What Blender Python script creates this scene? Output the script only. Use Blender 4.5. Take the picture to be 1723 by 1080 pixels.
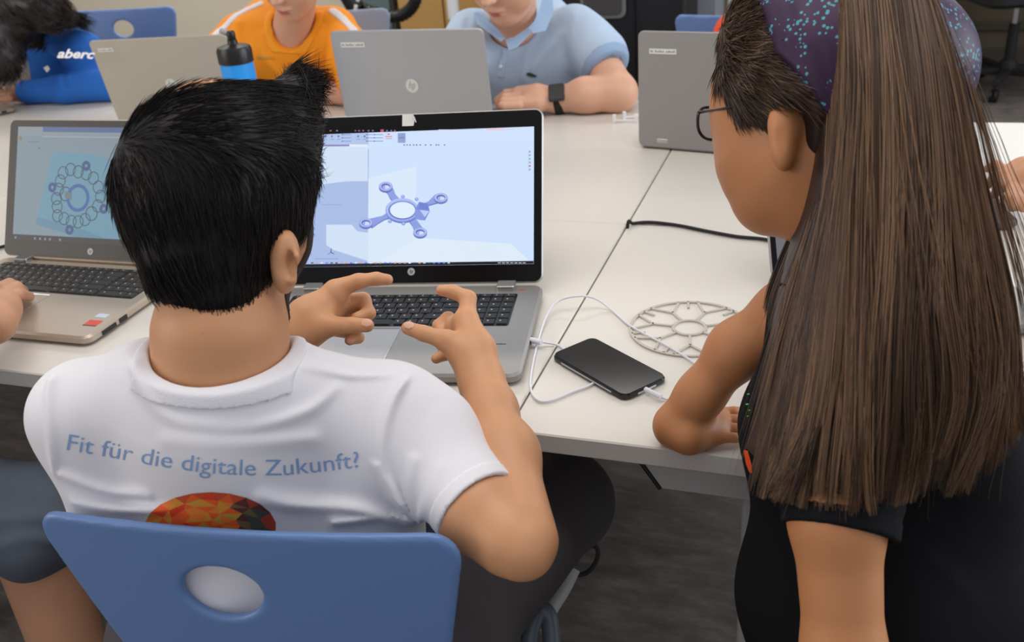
import bpy, bmesh, math, random
import numpy as np
from mathutils import Vector, Matrix
from mathutils.bvhtree import BVHTree

for o in list(bpy.data.objects):
    bpy.data.objects.remove(o)
SC = bpy.context.scene
COL = SC.collection

# ---------------------------------------------------------------- camera
F, PI_, RO, YA, H = 1596.5, .4627, -.0838, -.3566, 1.3526
cy, sy = math.cos(YA), math.sin(YA)
FW = np.array([sy*math.cos(PI_), cy*math.cos(PI_), -math.sin(PI_)])
RT0 = np.array([cy, -sy, 0.]); UP0 = np.cross(RT0, FW)
RT = RT0*math.cos(RO)+UP0*math.sin(RO)
UP = -RT0*math.sin(RO)+UP0*math.cos(RO)
ORG = np.array([0, 0, H])
cd = bpy.data.cameras.new('camera'); cam = bpy.data.objects.new('camera', cd); COL.objects.link(cam)
cd.sensor_width = 36; cd.lens = F/1723*36; cd.clip_start = .02; cd.clip_end = 60
cam.matrix_world = Matrix(((RT[0], UP[0], -FW[0], 0), (RT[1], UP[1], -FW[1], 0), (RT[2], UP[2], -FW[2], H), (0, 0, 0, 1)))
cd.dof.use_dof = True; cd.dof.focus_distance = 1.12; cd.dof.aperture_fstop = 7.5
SC.camera = cam

# ---------------------------------------------------------------- light
EXPO = 0.13
SC.view_settings.view_transform = 'Standard'; SC.view_settings.look = 'None'
SC.view_settings.gamma = 1; SC.view_settings.use_curve_mapping = False
SC.view_settings.exposure = EXPO
w = bpy.data.worlds.new('room_light'); SC.world = w; w.use_nodes = True
bg = w.node_tree.nodes['Background']; bg.inputs[0].default_value = (.93, .93, 1.0, 1); bg.inputs[1].default_value = .42


def area(name, loc, target, sx, sy_, power, col):
    l = bpy.data.lights.new(name, 'AREA'); l.shape = 'RECTANGLE'; l.size = sx; l.size_y = sy_
    l.energy = power; l.color = col
    o = bpy.data.objects.new(name, l); COL.objects.link(o)
    o.location = loc; o.rotation_euler = (Vector(target)-Vector(loc)).to_track_quat('-Z', 'Y').to_euler()
    return o


area('window_light_right', (3.6, 2.2, 1.9), (0, 1.2, .8), 3.2, 1.8, 95, (.86, .93, 1.0))
area('window_light_far', (.6, 5.6, 2.3), (-.5, 1.2, .8), 3.5, 1.4, 50, (.95, .97, 1.0))
area('window_light_left', (-3.8, -1.2, 2.1), (-.6, 1., .8), 2.6, 1.6, 42, (1., .93, .83))
area('back_wall_fill', (-2.2, 3.7, 2.75), (-2.4, 4.4, .6), 3.4, .6, 58, (1., .95, .86))  # added fill lamp to brighten the back wall, no actual fixture there
area('ceiling_light_panel', (-.4, 1.0, 2.75), (-.4, 1.0, 0), 2.4, 1.2, 26, (1., .96, .9))


# ---------------------------------------------------------------- helpers
def P(px, py, d):
    return ORG+(FW+RT*(px-861.5)/F+UP*(540-py)/F)*d


def PZ(px, py, z):
    r = FW+RT*(px-861.5)/F+UP*(540-py)/F
    return ORG+r*((z-H)/r[2])


def PY(px, py, Y):
    r = FW+RT*(px-861.5)/F+UP*(540-py)/F
    return ORG+r*(Y/r[1])


def lin(c):
    return tuple(((v/255)/12.92 if v/255 <= .04045 else ((v/255+.055)/1.055)**2.4) for v in c)+(1,)


MATS = {}


def mat(name, col, rough=.5, metal=0., bump=0., bscale=200., var=0., vscale=8., sss=0., spec=.5, coat=0., sheen=0., trans=0., aniso=None, attr=None, alpha=1):
    if name in MATS:
        return MATS[name]
    m = bpy.data.materials.new(name); m.use_nodes = True; nt = m.node_tree; b = nt.nodes['Principled BSDF']
    b.inputs['Base Color'].default_value = lin(col); b.inputs['Roughness'].default_value = rough
    b.inputs['Metallic'].default_value = metal; b.inputs['Specular IOR Level'].default_value = spec
    b.inputs['Coat Weight'].default_value = coat; b.inputs['Sheen Weight'].default_value = sheen
    b.inputs['Transmission Weight'].default_value = trans; b.inputs['Alpha'].default_value = alpha
    tc = nt.nodes.new('ShaderNodeTexCoord')
    if sss:
        b.inputs['Subsurface Weight'].default_value = sss
        b.inputs['Subsurface Radius'].default_value = (1, .35, .2); b.inputs['Subsurface Scale'].default_value = .006
    if var:
        n = nt.nodes.new('ShaderNodeTexNoise'); n.inputs['Scale'].default_value = vscale; n.inputs['Detail'].default_value = 5
        nt.links.new(tc.outputs['Object'], n.inputs['Vector'])
        mx = nt.nodes.new('ShaderNodeMix'); mx.data_type = 'RGBA'
        c = lin(col)
        mx.inputs[6].default_value = tuple(min(1, v*(1-var)) for v in c[:3])+(1,)
        mx.inputs[7].default_value = tuple(min(1, v*(1+var)) for v in c[:3])+(1,)
        nt.links.new(n.outputs['Fac'], mx.inputs[0]); nt.links.new(mx.outputs[2], b.inputs['Base Color'])
    if attr:
        a = nt.nodes.new('ShaderNodeAttribute'); a.attribute_name = attr
        mx = nt.nodes.new('ShaderNodeMix'); mx.data_type = 'RGBA'
        mx.inputs[6].default_value = lin(col); mx.inputs[7].default_value = lin(MATC[name])
        nt.links.new(a.outputs['Fac'], mx.inputs[0]); nt.links.new(mx.outputs[2], b.inputs['Base Color'])
    if bump:
        n = nt.nodes.new('ShaderNodeTexNoise'); n.inputs['Scale'].default_value = bscale; n.inputs['Detail'].default_value = 4
        nt.links.new(tc.outputs['Object'], n.inputs['Vector'])
        bp = nt.nodes.new('ShaderNodeBump'); bp.inputs['Strength'].default_value = bump; bp.inputs['Distance'].default_value = .002
        nt.links.new(n.outputs['Fac'], bp.inputs['Height']); nt.links.new(bp.outputs[0], b.inputs['Normal'])
    MATS[name] = m
    return m


MATC = {}


def emat(col, k=1.0):
    name = 'screen_%02x%02x%02x_%d' % (*col, int(k*100))
    if name in MATS:
        return MATS[name]
    m = bpy.data.materials.new(name); m.use_nodes = True; b = m.node_tree.nodes['Principled BSDF']
    b.inputs['Base Color'].default_value = (.01, .01, .012, 1); b.inputs['Roughness'].default_value = .25
    b.inputs['Specular IOR Level'].default_value = .3
    b.inputs['Emission Color'].default_value = lin(col); b.inputs['Emission Strength'].default_value = k*.92
    MATS[name] = m
    return m


def tag(o, label=None, cat=None, group=None, kind=None):
    if label: o['label'] = label
    if cat: o['category'] = cat
    if group: o['group'] = group
    if kind: o['kind'] = kind
    return o


def empty(name, loc=(0, 0, 0), rz=0., label=None, cat=None, group=None):
    o = bpy.data.objects.new(name, None); o.empty_display_size = .05; COL.objects.link(o)
    o.location = tuple(loc); o.rotation_euler = (0, 0, rz)
    return tag(o, label, cat, group)


def link(name, me, parent=None, world=False):
    o = bpy.data.objects.new(name, me); COL.objects.link(o)
    if parent is not None:
        o.parent = parent
        if world:
            o.matrix_parent_inverse = wm(parent).inverted()
    return o


def wm(o):
    m = Matrix.LocRotScale(o.location, o.rotation_euler, o.scale)
    if o.parent is not None:
        m = wm(o.parent) @ o.matrix_parent_inverse @ m
    return m


def mesh(name, V, Fc, mats, parent=None, smooth=False, world=False, mi=None):
    me = bpy.data.meshes.new(name); me.from_pydata([tuple(map(float, v)) for v in V], [], Fc)
    for m in (mats if isinstance(mats, (list, tuple)) else [mats]):
        me.materials.append(m)
    if mi is not None:
        me.polygons.foreach_set('material_index', mi)
    if smooth:
        me.polygons.foreach_set('use_smooth', [True]*len(me.polygons))
    me.update()
    return link(name, me, parent, world)


class MB:
    """collects shapes for one mesh"""
    def __init__(s): s.V = []; s.F = []; s.M = []
    def add(s, V, Fc, m=0):
        n = len(s.V); s.V += [tuple(v) for v in V]; s.F += [tuple(i+n for i in f) for f in Fc]; s.M += [m]*len(Fc); return s
    def prism(s, out, z0, z1, bev=0., m=0, T=None):
        """outline (ccw) extruded from z0 to z1 with a chamfer"""
        out = np.array(out, float); n = len(out); c = out.mean(0)
        def inset(k):
            a = np.roll(out, 1, 0); b = np.roll(out, -1, 0)
            e1 = out-a; e2 = b-out
            n1 = np.c_[-e1[:, 1], e1[:, 0]]/(np.linalg.norm(e1, axis=1)[:, None]+1e-12); n2 = np.c_[-e2[:, 1], e2[:, 0]]/(np.linalg.norm(e2, axis=1)[:, None]+1e-12)
            t = n1+n2; t /= (np.linalg.norm(t, axis=1)[:, None]**2/2+1e-9)
            return out+t*k
        rings = [(inset(bev), z0), (out, z0+bev), (out, z1-bev), (inset(bev), z1)] if bev else [(out, z0), (out, z1)]
        V = []; Fc = []
        for o_, z in rings:
            V += [(p[0], p[1], z) for p in o_]
        for k in range(len(rings)-1):
            for i in range(n):
                j = (i+1) % n; Fc.append((k*n+i, k*n+j, (k+1)*n+j, (k+1)*n+i))
        Fc.append(tuple(range(n))[::-1]); Fc.append(tuple((len(rings)-1)*n+i for i in range(n)))
        if T is not None:
            V = [tuple(T @ Vector(v)) for v in V]
        return s.add(V, Fc, m)
    def box(s, x0, x1, y0, y1, z0, z1, bev=0., m=0, T=None):
        return s.prism([(x0, y0), (x1, y0), (x1, y1), (x0, y1)], z0, z1, bev, m, T)
    def rbox(s, x0, x1, y0, y1, z0, z1, r, bev=0., m=0, T=None, seg=5):
        return s.prism(rrect(x0, x1, y0, y1, r, seg), z0, z1, bev, m, T)
    def tube(s, pts, r, n=10, m=0, sub=6, closed=False, cap=True):
        pts = np.array(pts, float)
        if sub > 1: pts = spline(pts, sub, closed)
        rr = np.full(len(pts), r) if np.isscalar(r) else np.interp(np.linspace(0, 1, len(pts)), np.linspace(0, 1, len(r)), r)
        t = np.gradient(pts, axis=0)
        if closed: t = np.roll(pts, -1, 0)-np.roll(pts, 1, 0)
        t /= np.linalg.norm(t, axis=1)[:, None]+1e-12
        u = np.cross(t[0], [0, 0, 1.]);
        if np.linalg.norm(u) < .1: u = np.cross(t[0], [1., 0, 0])
        V = []
        for i in range(len(pts)):
            u = u-t[i]*(u@t[i]); u /= np.linalg.norm(u); v = np.cross(t[i], u)
            for k in range(n):
                a = 2*math.pi*k/n; V.append(pts[i]+rr[i]*(u*math.cos(a)+v*math.sin(a)))
        Fc = []
        N = len(pts)
        for i in range(N if closed else N-1):
            j = (i+1) % N
            for k in range(n):
                l = (k+1) % n; Fc.append((i*n+k, i*n+l, j*n+l, j*n+k))
        if cap and not closed:
            Fc.append(tuple(range(n))[::-1]); Fc.append(tuple((N-1)*n+k for k in range(n)))
        return s.add(V, Fc, m)
    def lathe(s, prof, n=32, m=0, T=None):
        V = []; Fc = []
        for r, z in prof:
            for k in range(n):
                a = 2*math.pi*k/n; V.append((r*math.cos(a), r*math.sin(a), z))
        for i in range(len(prof)-1):
            for k in range(n):
                l = (k+1) % n; Fc.append((i*n+k, i*n+l, (i+1)*n+l, (i+1)*n+k))
        Fc.append(tuple(range(n))[::-1]); Fc.append(tuple((len(prof)-1)*n+k for k in range(n)))
        if T is not None: V = [tuple(T @ Vector(v)) for v in V]
        return s.add(V, Fc, m)
    def obj(s, name, mats, parent=None, smooth=False, world=False):
        o = mesh(name, s.V, s.F, mats, parent, False, world, s.M)
        if smooth:
            shade(o)
        return o


def shade(o, ang=40):
    me = o.data
    me.polygons.foreach_set('use_smooth', [True]*len(me.polygons))
    bm = bmesh.new(); bm.from_mesh(me); a = math.radians(ang)
    for e in bm.edges:
        if len(e.link_faces) == 2 and e.calc_face_angle(0) > a: e.smooth = False
    bm.to_mesh(me); bm.free()


def rrect(x0, x1, y0, y1, r, seg=5):
    o = []
    for cx, cy_, a0 in ((x1-r, y0+r, -90), (x1-r, y1-r, 0), (x0+r, y1-r, 90), (x0+r, y0+r, 180)):
        for i in range(seg+1):
            a = math.radians(a0+90*i/seg); o.append((cx+r*math.cos(a), cy_+r*math.sin(a)))
    return o


def spline(p, sub=6, closed=False):
    p = np.array(p, float); n = len(p); out = []
    for i in range(n if closed else n-1):
        p0 = p[(i-1) % n] if closed or i > 0 else 2*p[0]-p[1]
        p1 = p[i]; p2 = p[(i+1) % n]
        p3 = p[(i+2) % n] if closed or i+2 < n else 2*p[-1]-p[-2]
        for k in range(sub):
            t = k/sub
            out.append(.5*((2*p1)+(-p0+p2)*t+(2*p0-5*p1+4*p2-p3)*t*t+(-p0+3*p1-3*p2+p3)*t**3))
    if not closed: out.append(p[-1])
    return np.array(out)


# ---- implicit surfaces
def nrm(v):
    v = np.array(v, float); return v/np.linalg.norm(v)


def rc(a, b, r1, r2, k=.02, op='u', flat=None):
    """tapered capsule; flat=(direction, factor) squashes it along a direction"""
    return ('rc', np.array(a, float), np.array(b, float), r1, r2, k, op, flat)


def el(c, r, axes=None, k=.02, op='u'):
    ax = np.eye(3) if axes is None else np.array([nrm(a) for a in axes])
    return ('el', np.array(c, float), ax, np.array(r, float), None, k, op, None)


def pl(p, n, k=.002, op='i'):
    """half space on the -n side"""
    return ('pl', np.array(p, float), nrm(n), None, None, k, op, None)


def q(px, py, d, r, px2, py2, d2, r2, k=.02, op='u', flat=None):
    """capsule given where its ends stand: direction from the lens, distance, radius measured at that distance"""
    return rc(P(px, py, d), P(px2, py2, d2), r*d/F, r2*d2/F, k, op, flat)


def prim_d(pr, X):
    if pr[0] == 'rc':
        a, b, r1, r2 = pr[1:5]; ab = b-a; L = ab@ab
        pa = X-a; t = np.clip(pa@ab/max(L, 1e-12), 0, 1); v = pa-t[:, None]*ab
        if pr[7] is not None:
            n, f = pr[7]; v = v+np.outer(v@n, n)*(f-1)
        return np.sqrt((v*v).sum(1))-(r1+(r2-r1)*t)
    if pr[0] == 'el':
        v = (X-pr[1])@pr[2].T; k0 = np.sqrt(((v/pr[3])**2).sum(1)); k1 = np.sqrt(((v/pr[3]**2)**2).sum(1))+1e-9
        return k0*(k0-1)/k1
    if pr[0] == 'pl':
        return (X-pr[1])@pr[2]


def prim_box(pr):
    if pr[0] == 'rc':
        r = max(pr[3], pr[4])
        if pr[7] is not None and pr[7][1] < 1: r = r/pr[7][1]
        return np.minimum(pr[1], pr[2])-r, np.maximum(pr[1], pr[2])+r
    if pr[0] == 'el':
        e = np.sqrt(((pr[2]*pr[3][:, None])**2).sum(0)); return pr[1]-e, pr[1]+e
    return None


def field(prims, off=0., disp=None):
    def f(X):
        D = np.full(len(X), .25)
        for pr in prims:
            k = pr[5]; op = pr[6]; bx = prim_box(pr)
            if bx is not None and op != 'i':
                m = np.all((X > bx[0]-.07-k) & (X < bx[1]+.07+k), axis=1); ix = np.nonzero(m)[0]
                if len(ix) == 0: continue
            else:
                ix = slice(None)
            a = D[ix]; b = prim_d(pr, X[ix])
            if op == 'u':
                h = np.maximum(k-np.abs(a-b), 0)/k; D[ix] = np.minimum(a, b)-h*h*k*.25
            elif op == 's':
                b = -b; h = np.maximum(k-np.abs(a-b), 0)/k; D[ix] = np.maximum(a, b)+h*h*k*.25
            else:
                h = np.maximum(k-np.abs(a-b), 0)/k; D[ix] = np.maximum(a, b)+h*h*k*.25
        if disp is not None:
            near = np.nonzero(np.abs(D) < .02)[0]
            if len(near): D[near] -= disp(X[near])
        return D-off
    return f


def bounds(prims, pad=.012):
    bs = [prim_box(p) for p in prims if p[6] == 'u']
    return np.min([b[0] for b in bs], 0)-pad, np.max([b[1] for b in bs], 0)+pad


def iso(f, lo, hi, v):
    """surface nets over the zero level of f"""
    B = 6; cs = v*B
    nb = np.maximum(np.ceil((hi-lo)/cs).astype(int), 1)
    g = np.stack(np.meshgrid(*[lo[i]+(np.arange(nb[i])+.5)*cs for i in range(3)], indexing='ij'), -1).reshape(-1, 3)
    dc = f(g); act = np.abs(dc) < cs*1.25
    big = np.repeat(np.repeat(np.repeat(dc.reshape(nb).astype(np.float32), B, 0), B, 1), B, 2)
    ai = np.argwhere(act.reshape(nb))
    if len(ai):
        o = np.stack(np.meshgrid(*[np.arange(B)]*3, indexing='ij'), -1).reshape(-1, 3)
        for s0 in range(0, len(ai), 4000):
            idx = (ai[s0:s0+4000, None, :]*B+o[None]).reshape(-1, 3)
            big[idx[:, 0], idx[:, 1], idx[:, 2]] = f(lo+(idx+.5)*v)
    S = big < 0
    n = np.array(big.shape)-1
    c = np.zeros(n, np.uint8)
    for dx in (0, 1):
        for dy in (0, 1):
            for dz in (0, 1):
                c += S[dx:dx+n[0], dy:dy+n[1], dz:dz+n[2]]
    ac = np.argwhere((c > 0) & (c < 8))
    if len(ac) == 0: return np.zeros((0, 3)), np.zeros((0, 4), int)
    cid = np.full(n, -1, np.int32); cid[ac[:, 0], ac[:, 1], ac[:, 2]] = np.arange(len(ac))
    sm = np.zeros((len(ac), 3)); ct = np.zeros(len(ac))
    cor = [(0, 0, 0), (1, 0, 0), (0, 1, 0), (1, 1, 0), (0, 0, 1), (1, 0, 1), (0, 1, 1), (1, 1, 1)]
    vals = {o_: big[ac[:, 0]+o_[0], ac[:, 1]+o_[1], ac[:, 2]+o_[2]] for o_ in cor}
    for a in cor:
        for ax in range(3):
            if a[ax] == 0:
                b = list(a); b[ax] = 1; b = tuple(b)
                va, vb = vals[a], vals[b]; m = (va < 0) != (vb < 0)
                t = np.where(m, va/np.where(m, va-vb, 1), 0)
                p = np.tile(np.array(a, float), (len(ac), 1)); p[:, ax] = t
                sm[m] += p[m]; ct[m] += 1
    V = lo+(ac+sm/ct[:, None]+.5)*v
    Q = []
    for ax in range(3):
        sl0 = [slice(None)]*3; sl1 = [slice(None)]*3; sl0[ax] = slice(0, -1); sl1[ax] = slice(1, None)
        A = S[tuple(sl0)]; Bm = S[tuple(sl1)]
        e = np.argwhere(A != Bm); u, w_ = [(1, 2), (2, 0), (0, 1)][ax]
        e = e[(e[:, u] > 0) & (e[:, w_] > 0) & (e[:, u] < n[u]) & (e[:, w_] < n[w_]) & (e[:, ax] < n[ax])]
        ins = A[e[:, 0], e[:, 1], e[:, 2]]
        def cc(du, dw):
            z = e.copy(); z[:, u] -= du; z[:, w_] -= dw; return cid[z[:, 0], z[:, 1], z[:, 2]]
        qd = np.stack([cc(1, 1), cc(0, 1), cc(0, 0), cc(1, 0)], 1)
        qd[~ins] = qd[~ins][:, ::-1]
        Q.append(qd)
    Q = np.concatenate(Q); Q = Q[(Q >= 0).all(1)]
    return V, Q


def relax(V, Q, it):
    if it == 0: return V
    a = np.concatenate([Q[:, 0], Q[:, 1], Q[:, 2], Q[:, 3]]); b = np.concatenate([Q[:, 1], Q[:, 2], Q[:, 3], Q[:, 0]])
    for k in range(it):
        s = np.stack([np.bincount(a, V[b, i], len(V))+np.bincount(b, V[a, i], len(V)) for i in range(3)], 1)
        c = np.bincount(a, minlength=len(V))+np.bincount(b, minlength=len(V))
        V = V*.5+.5*s/np.maximum(c, 1)[:, None]
    return V


def qmesh(name, V, Q, m, parent=None, smooth=True, world=True, attr=None):
    me = bpy.data.meshes.new(name); k = Q.shape[1]
    me.vertices.add(len(V)); me.vertices.foreach_set('co', np.asarray(V, np.float32).ravel())
    me.loops.add(len(Q)*k); me.loops.foreach_set('vertex_index', np.asarray(Q, np.int32).ravel())
    me.polygons.add(len(Q)); me.polygons.foreach_set('loop_start', np.arange(0, len(Q)*k, k, dtype=np.int32))
    me.update(calc_edges=True)
    if smooth: me.polygons.foreach_set('use_smooth', np.ones(len(Q), bool))
    if attr is not None:
        at = me.attributes.new('tone', 'FLOAT', 'POINT'); at.data.foreach_set('value', np.asarray(attr, np.float32))
    me.materials.append(m)
    return link(name, me, parent, world)


def clay(name, prims, v, m, parent, off=0., disp=None, rel=1, f=None, lo=None, hi=None):
    f = f or field(prims, off, disp)
    if lo is None: lo, hi = bounds(prims, .012+abs(off))
    V, Q = iso(f, np.array(lo), np.array(hi), v)
    return qmesh(name, relax(V, Q, rel), Q, m, parent)


def inter(*fs):
    return lambda X: np.maximum.reduce([g(X) for g in fs])


def bvh_of(o):
    me = o.data; n = len(me.vertices); co = np.empty(n*3, np.float32); me.vertices.foreach_get('co', co)
    return BVHTree.FromPolygons(co.reshape(-1, 3).tolist(), [tuple(p.vertices) for p in me.polygons])


# ---------------------------------------------------------------- materials
M = dict(
    table=mat('table_laminate', (214, 209, 200), .32, var=.02, vscale=3, bump=.02, bscale=500),
    table_edge=mat('table_edge_band', (206, 201, 190), .45),
    steel_white=mat('powder_coated_leg', (196, 194, 190), .4),
    silver=mat('laptop_silver', (176, 174, 172), .38, metal=.55, bump=.02, bscale=900),
    silver_d=mat('laptop_silver_deck', (150, 147, 143), .4, metal=.5, bump=.02, bscale=900),
    champ=mat('laptop_champagne', (186, 172, 156), .4, metal=.5, bump=.02, bscale=900),
    champ_lid=mat('laptop_lid_champagne', (178, 171, 159), .45, metal=.35),
    lid_grey=mat('laptop_lid_grey', (150, 148, 147), .45, metal=.4),
    lid_silver=mat('laptop_lid_silver', (168, 169, 172), .42, metal=.4),
    black=mat('black_plastic', (20, 18, 18), .35), bezel=mat('glossy_bezel', (12, 10, 11), .22, spec=.25),
    bezel_m=mat('matt_bezel', (32, 28, 25), .4),
    key=mat('key_cap', (20, 19, 21), .5), key_l=mat('key_cap_brown', (58, 54, 50), .5), legend=mat('key_legend', (170, 170, 168), .6),
    rubber=mat('rubber', (24, 24, 25), .7), white=mat('white_plastic', (225, 225, 228), .35),
    chrome=mat('steel_bright', (200, 200, 205), .2, metal=1.), alu=mat('light_metal', (185, 183, 180), .3, metal=.8),
    chair=mat('blue_chair_lacquer', (96, 128, 178), .38, var=.03, vscale=5, bump=.03, bscale=350),
    chair_e=mat('blue_chair_far', (108, 142, 196), .45),
    paper=mat('paper_label', (215, 215, 212), .7), red=mat('red_print', (205, 60, 45), .5), grey=mat('grey_print', (120, 118, 118), .6),
)


# ---------------------------------------------------------------- room
def node_floor():
    m = mat('floor_linoleum', (74, 70, 66), .55, bump=.05, bscale=60)
    nt = m.node_tree; b = nt.nodes['Principled BSDF']; tc = nt.nodes.new('ShaderNodeTexCoord')
    mp = nt.nodes.new('ShaderNodeMapping'); mp.inputs['Scale'].default_value = (5, 14, 1); mp.inputs['Rotation'].default_value = (0, 0, .25)
    n = nt.nodes.new('ShaderNodeTexNoise'); n.inputs['Scale'].default_value = 1.6; n.inputs['Detail'].default_value = 9; n.inputs['Roughness'].default_value = .7
    r = nt.nodes.new('ShaderNodeValToRGB')
    r.color_ramp.elements[0].position = .3; r.color_ramp.elements[0].color = lin((66, 61, 58))
    r.color_ramp.elements[1].position = .72; r.color_ramp.elements[1].color = lin((128, 119, 110))
    e = r.color_ramp.elements.new(.5); e.color = lin((94, 88, 83))
    nt.links.new(tc.outputs['Object'], mp.inputs[0]); nt.links.new(mp.outputs[0], n.inputs[0]); nt.links.new(n.outputs[0], r.inputs[0]); nt.links.new(r.outputs[0], b.inputs['Base Color'])
    return m


MB().box(-7.5, 4.2, -2.2, 6.3, -.1, 0).obj('floor', node_floor()).__setitem__('kind', 'structure')
WALLM = mat('wall_paint', (206, 197, 178), .8, bump=.05, bscale=80)
tag(MB().box(-7.5, .3, 5.0, 5.12, 0, 2.9).obj('wall_far', WALLM), kind='structure')
tag(MB().box(.3, 4.2, 6.2, 6.32, 0, 2.9).obj('wall_dark', mat('wall_panel_brown', (92, 80, 62), .7, bump=.05)), kind='structure')
tag(MB().box(-7.5, .3, 4.98, 5.0, 0, .08, .004).obj('baseboard_far', mat('baseboard_wood', (150, 120, 84), .5)), kind='structure')
tag(MB().box(.3, 4.2, 6.18, 6.2, 0, .10, .004).obj('baseboard_dark', mat('baseboard_dark', (70, 62, 50), .5)), kind='structure')
tag(MB().box(.3, 4.2, 6.17, 6.2, .20, .25, .004).obj('trim_1', mat('baseboard_dark', (70, 62, 50), .5)), kind='structure')

tag(MB().box(.3, .42, 5.0, 6.2, 0, 2.9).obj('wall_return_side', WALLM), kind='structure')
# pieces of furniture standing along the back of the room
def at_y(px, py, Y):
    p = PY(px, py, Y); return p[0], p[2]


def slab_between(name, pxl, pxr, Y, dep, z0, z1, m, **kw):
    x0 = PY(pxl, 30, Y)[0]; x1 = PY(pxr, 30, Y)[0]
    return (x0, x1, Y, Y+dep, z0, z1)


x0, x1, y0_, y1_, *_ = slab_between('', 668, 830, 4.45, .5, 0, 1.9, None)
r = empty('wood_cabinet', ((x0+x1)/2, 4.45, 0), 0, 'tan wooden cabinet behind the two boys at the back of the room', 'cabinet')
hw = (x1-x0)/2-.01
WD = mat('tan_wood', (178, 138, 78), .5, var=.12, vscale=4)
MB().box(-hw, hw, .02, .5, .04, 1.9, .004).obj('body', WD, r)
for s in (0, 1):
    d_ = MB().box(-hw+.005+s*hw, s*hw-.005, 0, .02, .06, 1.88, .003).obj('door', WD, r)
    MB().box(-.05+s*.08, -.03+s*.08, -.03, 0, .9, 1.05, .004).obj('handle', M['chrome'], d_)
x0, x1, *_ = slab_between('', 600, 664, 4.5, .45, 0, 1.9, None)
r = empty('grey_locker', ((x0+x1)/2, 4.5, 0), 0, 'dark grey locker left of the tan wooden cabinet', 'locker')
hw = (x1-x0)/2-.01; LG = mat('locker_grey', (88, 92, 92), .5)
MB().box(-hw, hw, .02, .45, 0, 1.7, .004).obj('body', LG, r)
MB().box(-hw+.01, hw-.01, 0, .02, .05, 1.68, .004).obj('door', mat('locker_teal', (84, 104, 108), .5), r)

# vacuum hose with black nozzle
r = empty('vacuum_hose', PY(640, 40, 3.9), 0, 'black corrugated vacuum hose looping behind the orange shirt boy', 'hose')
hp = [PY(a, b, 3.9) for a, b in ((575, -60), (585, -10), (606, 12), (640, 24), (668, 28), (690, 16), (702, -8), (712, -60))]
MB().tube(hp, .024, 12).obj('hose_tube', M['rubber'], r, True, True)
hs = spline(hp, 8)
for k in range(8, len(hs)-8, 2):
    t = nrm(hs[k+1]-hs[k-1]); MB().tube([hs[k]-t*.004, hs[k]+t*.004], .0275, 12, sub=1).obj('rib', M['black'], r, True, True)
MB().tube([PY(579, -20, 3.86), PY(600, 16, 3.86)], .04, 12, sub=1).obj('nozzle', M['black'], r, True, True)
for a, b in ((603, -2), (599, 13)):
    MB().tube([PY(a, b-4, 3.80), PY(a-1, b+4, 3.80)], .008, 8, sub=1).obj('metal_clip', M['white'], r, True, True)

r = empty('tube_holder', (*PY(763, 20, 4.3)[:2], 0), 0, 'thin grey pipe standing in front of the tan cabinet', 'pipe')
b0 = PY(763, 20, 4.3)
MB().tube([(0, 0, .0), (0, 0, 1.3)], .018, 12, sub=1).obj('pipe', M['grey'], r, True)
MB().tube([(0, 0, b0[2]-.03), (0, 0, 1.1)], .028, 12, sub=1).obj('sleeve', M['white'], r, True)

# black machine with a grey window
x0 = PY(946, 60, 4.2)[0]; x1 = PY(1156, 60, 4.2)[0]; hw = (x1-x0)/2
r = empty('black_machine', ((x0+x1)/2, 4.2, 0), 0, 'large black machine cabinet with rounded grey window behind the boy in the polo', 'machine')
MB().rbox(-hw, hw, 0, .7, 0.0, 1.5, .03, .006).obj('body', mat('machine_black', (20, 18, 20), .45), r)
wa = PY(976, -40, 4.2); wb = PY(1054, 30, 4.2); cx = (x0+x1)/2
T = Matrix.Rotation(math.pi/2, 4, 'X')
MB().rbox(wa[0]-cx, wb[0]-cx, wb[2], wa[2], .004, .016, .03, .003, T=T).obj('window_frame', mat('machine_frame', (120, 118, 118), .4), r)
MB().rbox(wa[0]-cx+.015, wb[0]-cx-.015, wb[2]+.015, wa[2]-.01, .017, .021, .025, .001, T=T).obj('window_glass', mat('machine_glass', (72, 70, 70), .25), r)
MB().box(.05, .054, -.012, 0, .02, 1.45).obj('door_gap', M['black'], r)
MB().box(hw-.06, hw-.02, -.015, 0, .25, .45, .004).obj('handle', M['grey'], r)

x0 = PY(1158, 40, 4.5)[0]; x1 = PY(1203, 40, 4.5)[0]
tag(MB().box(x0, x1, 4.5, 5.0, 0, 2.9, .01).obj('wall_column', mat('column_grey', (138, 142, 150), .7)), kind='structure')
x0 = PY(1204, 20, 4.85)[0]; x1 = PY(1226, 20, 4.85)[0]; x2 = PY(1246, 20, 4.85)[0]; x3 = PY(1330, 20, 4.85)[0]
tag(MB().box(x0, x1, 4.85, 5.0, 0, 2.9).obj('wall_return', mat('return_beige', (196, 174, 130), .7)), kind='structure')
r = empty('door_1', (x1, 4.85, 0)); tag(r, kind='structure')
MB().box(0, x2-x1, -.03, .08, 0, 2.1, .005).obj('door_frame', M['white'], r)
MB().box(x2-x1, x3-x1, .0, .04, 0, 2.1, .003).obj('door_leaf', mat('door_dark', (34, 34, 38), .4), r)

# ---------------------------------------------------------------- tables
FY, SX, SY, TZ = .8765, -.3445, 1.5506, .74
YF = 2.43


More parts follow.
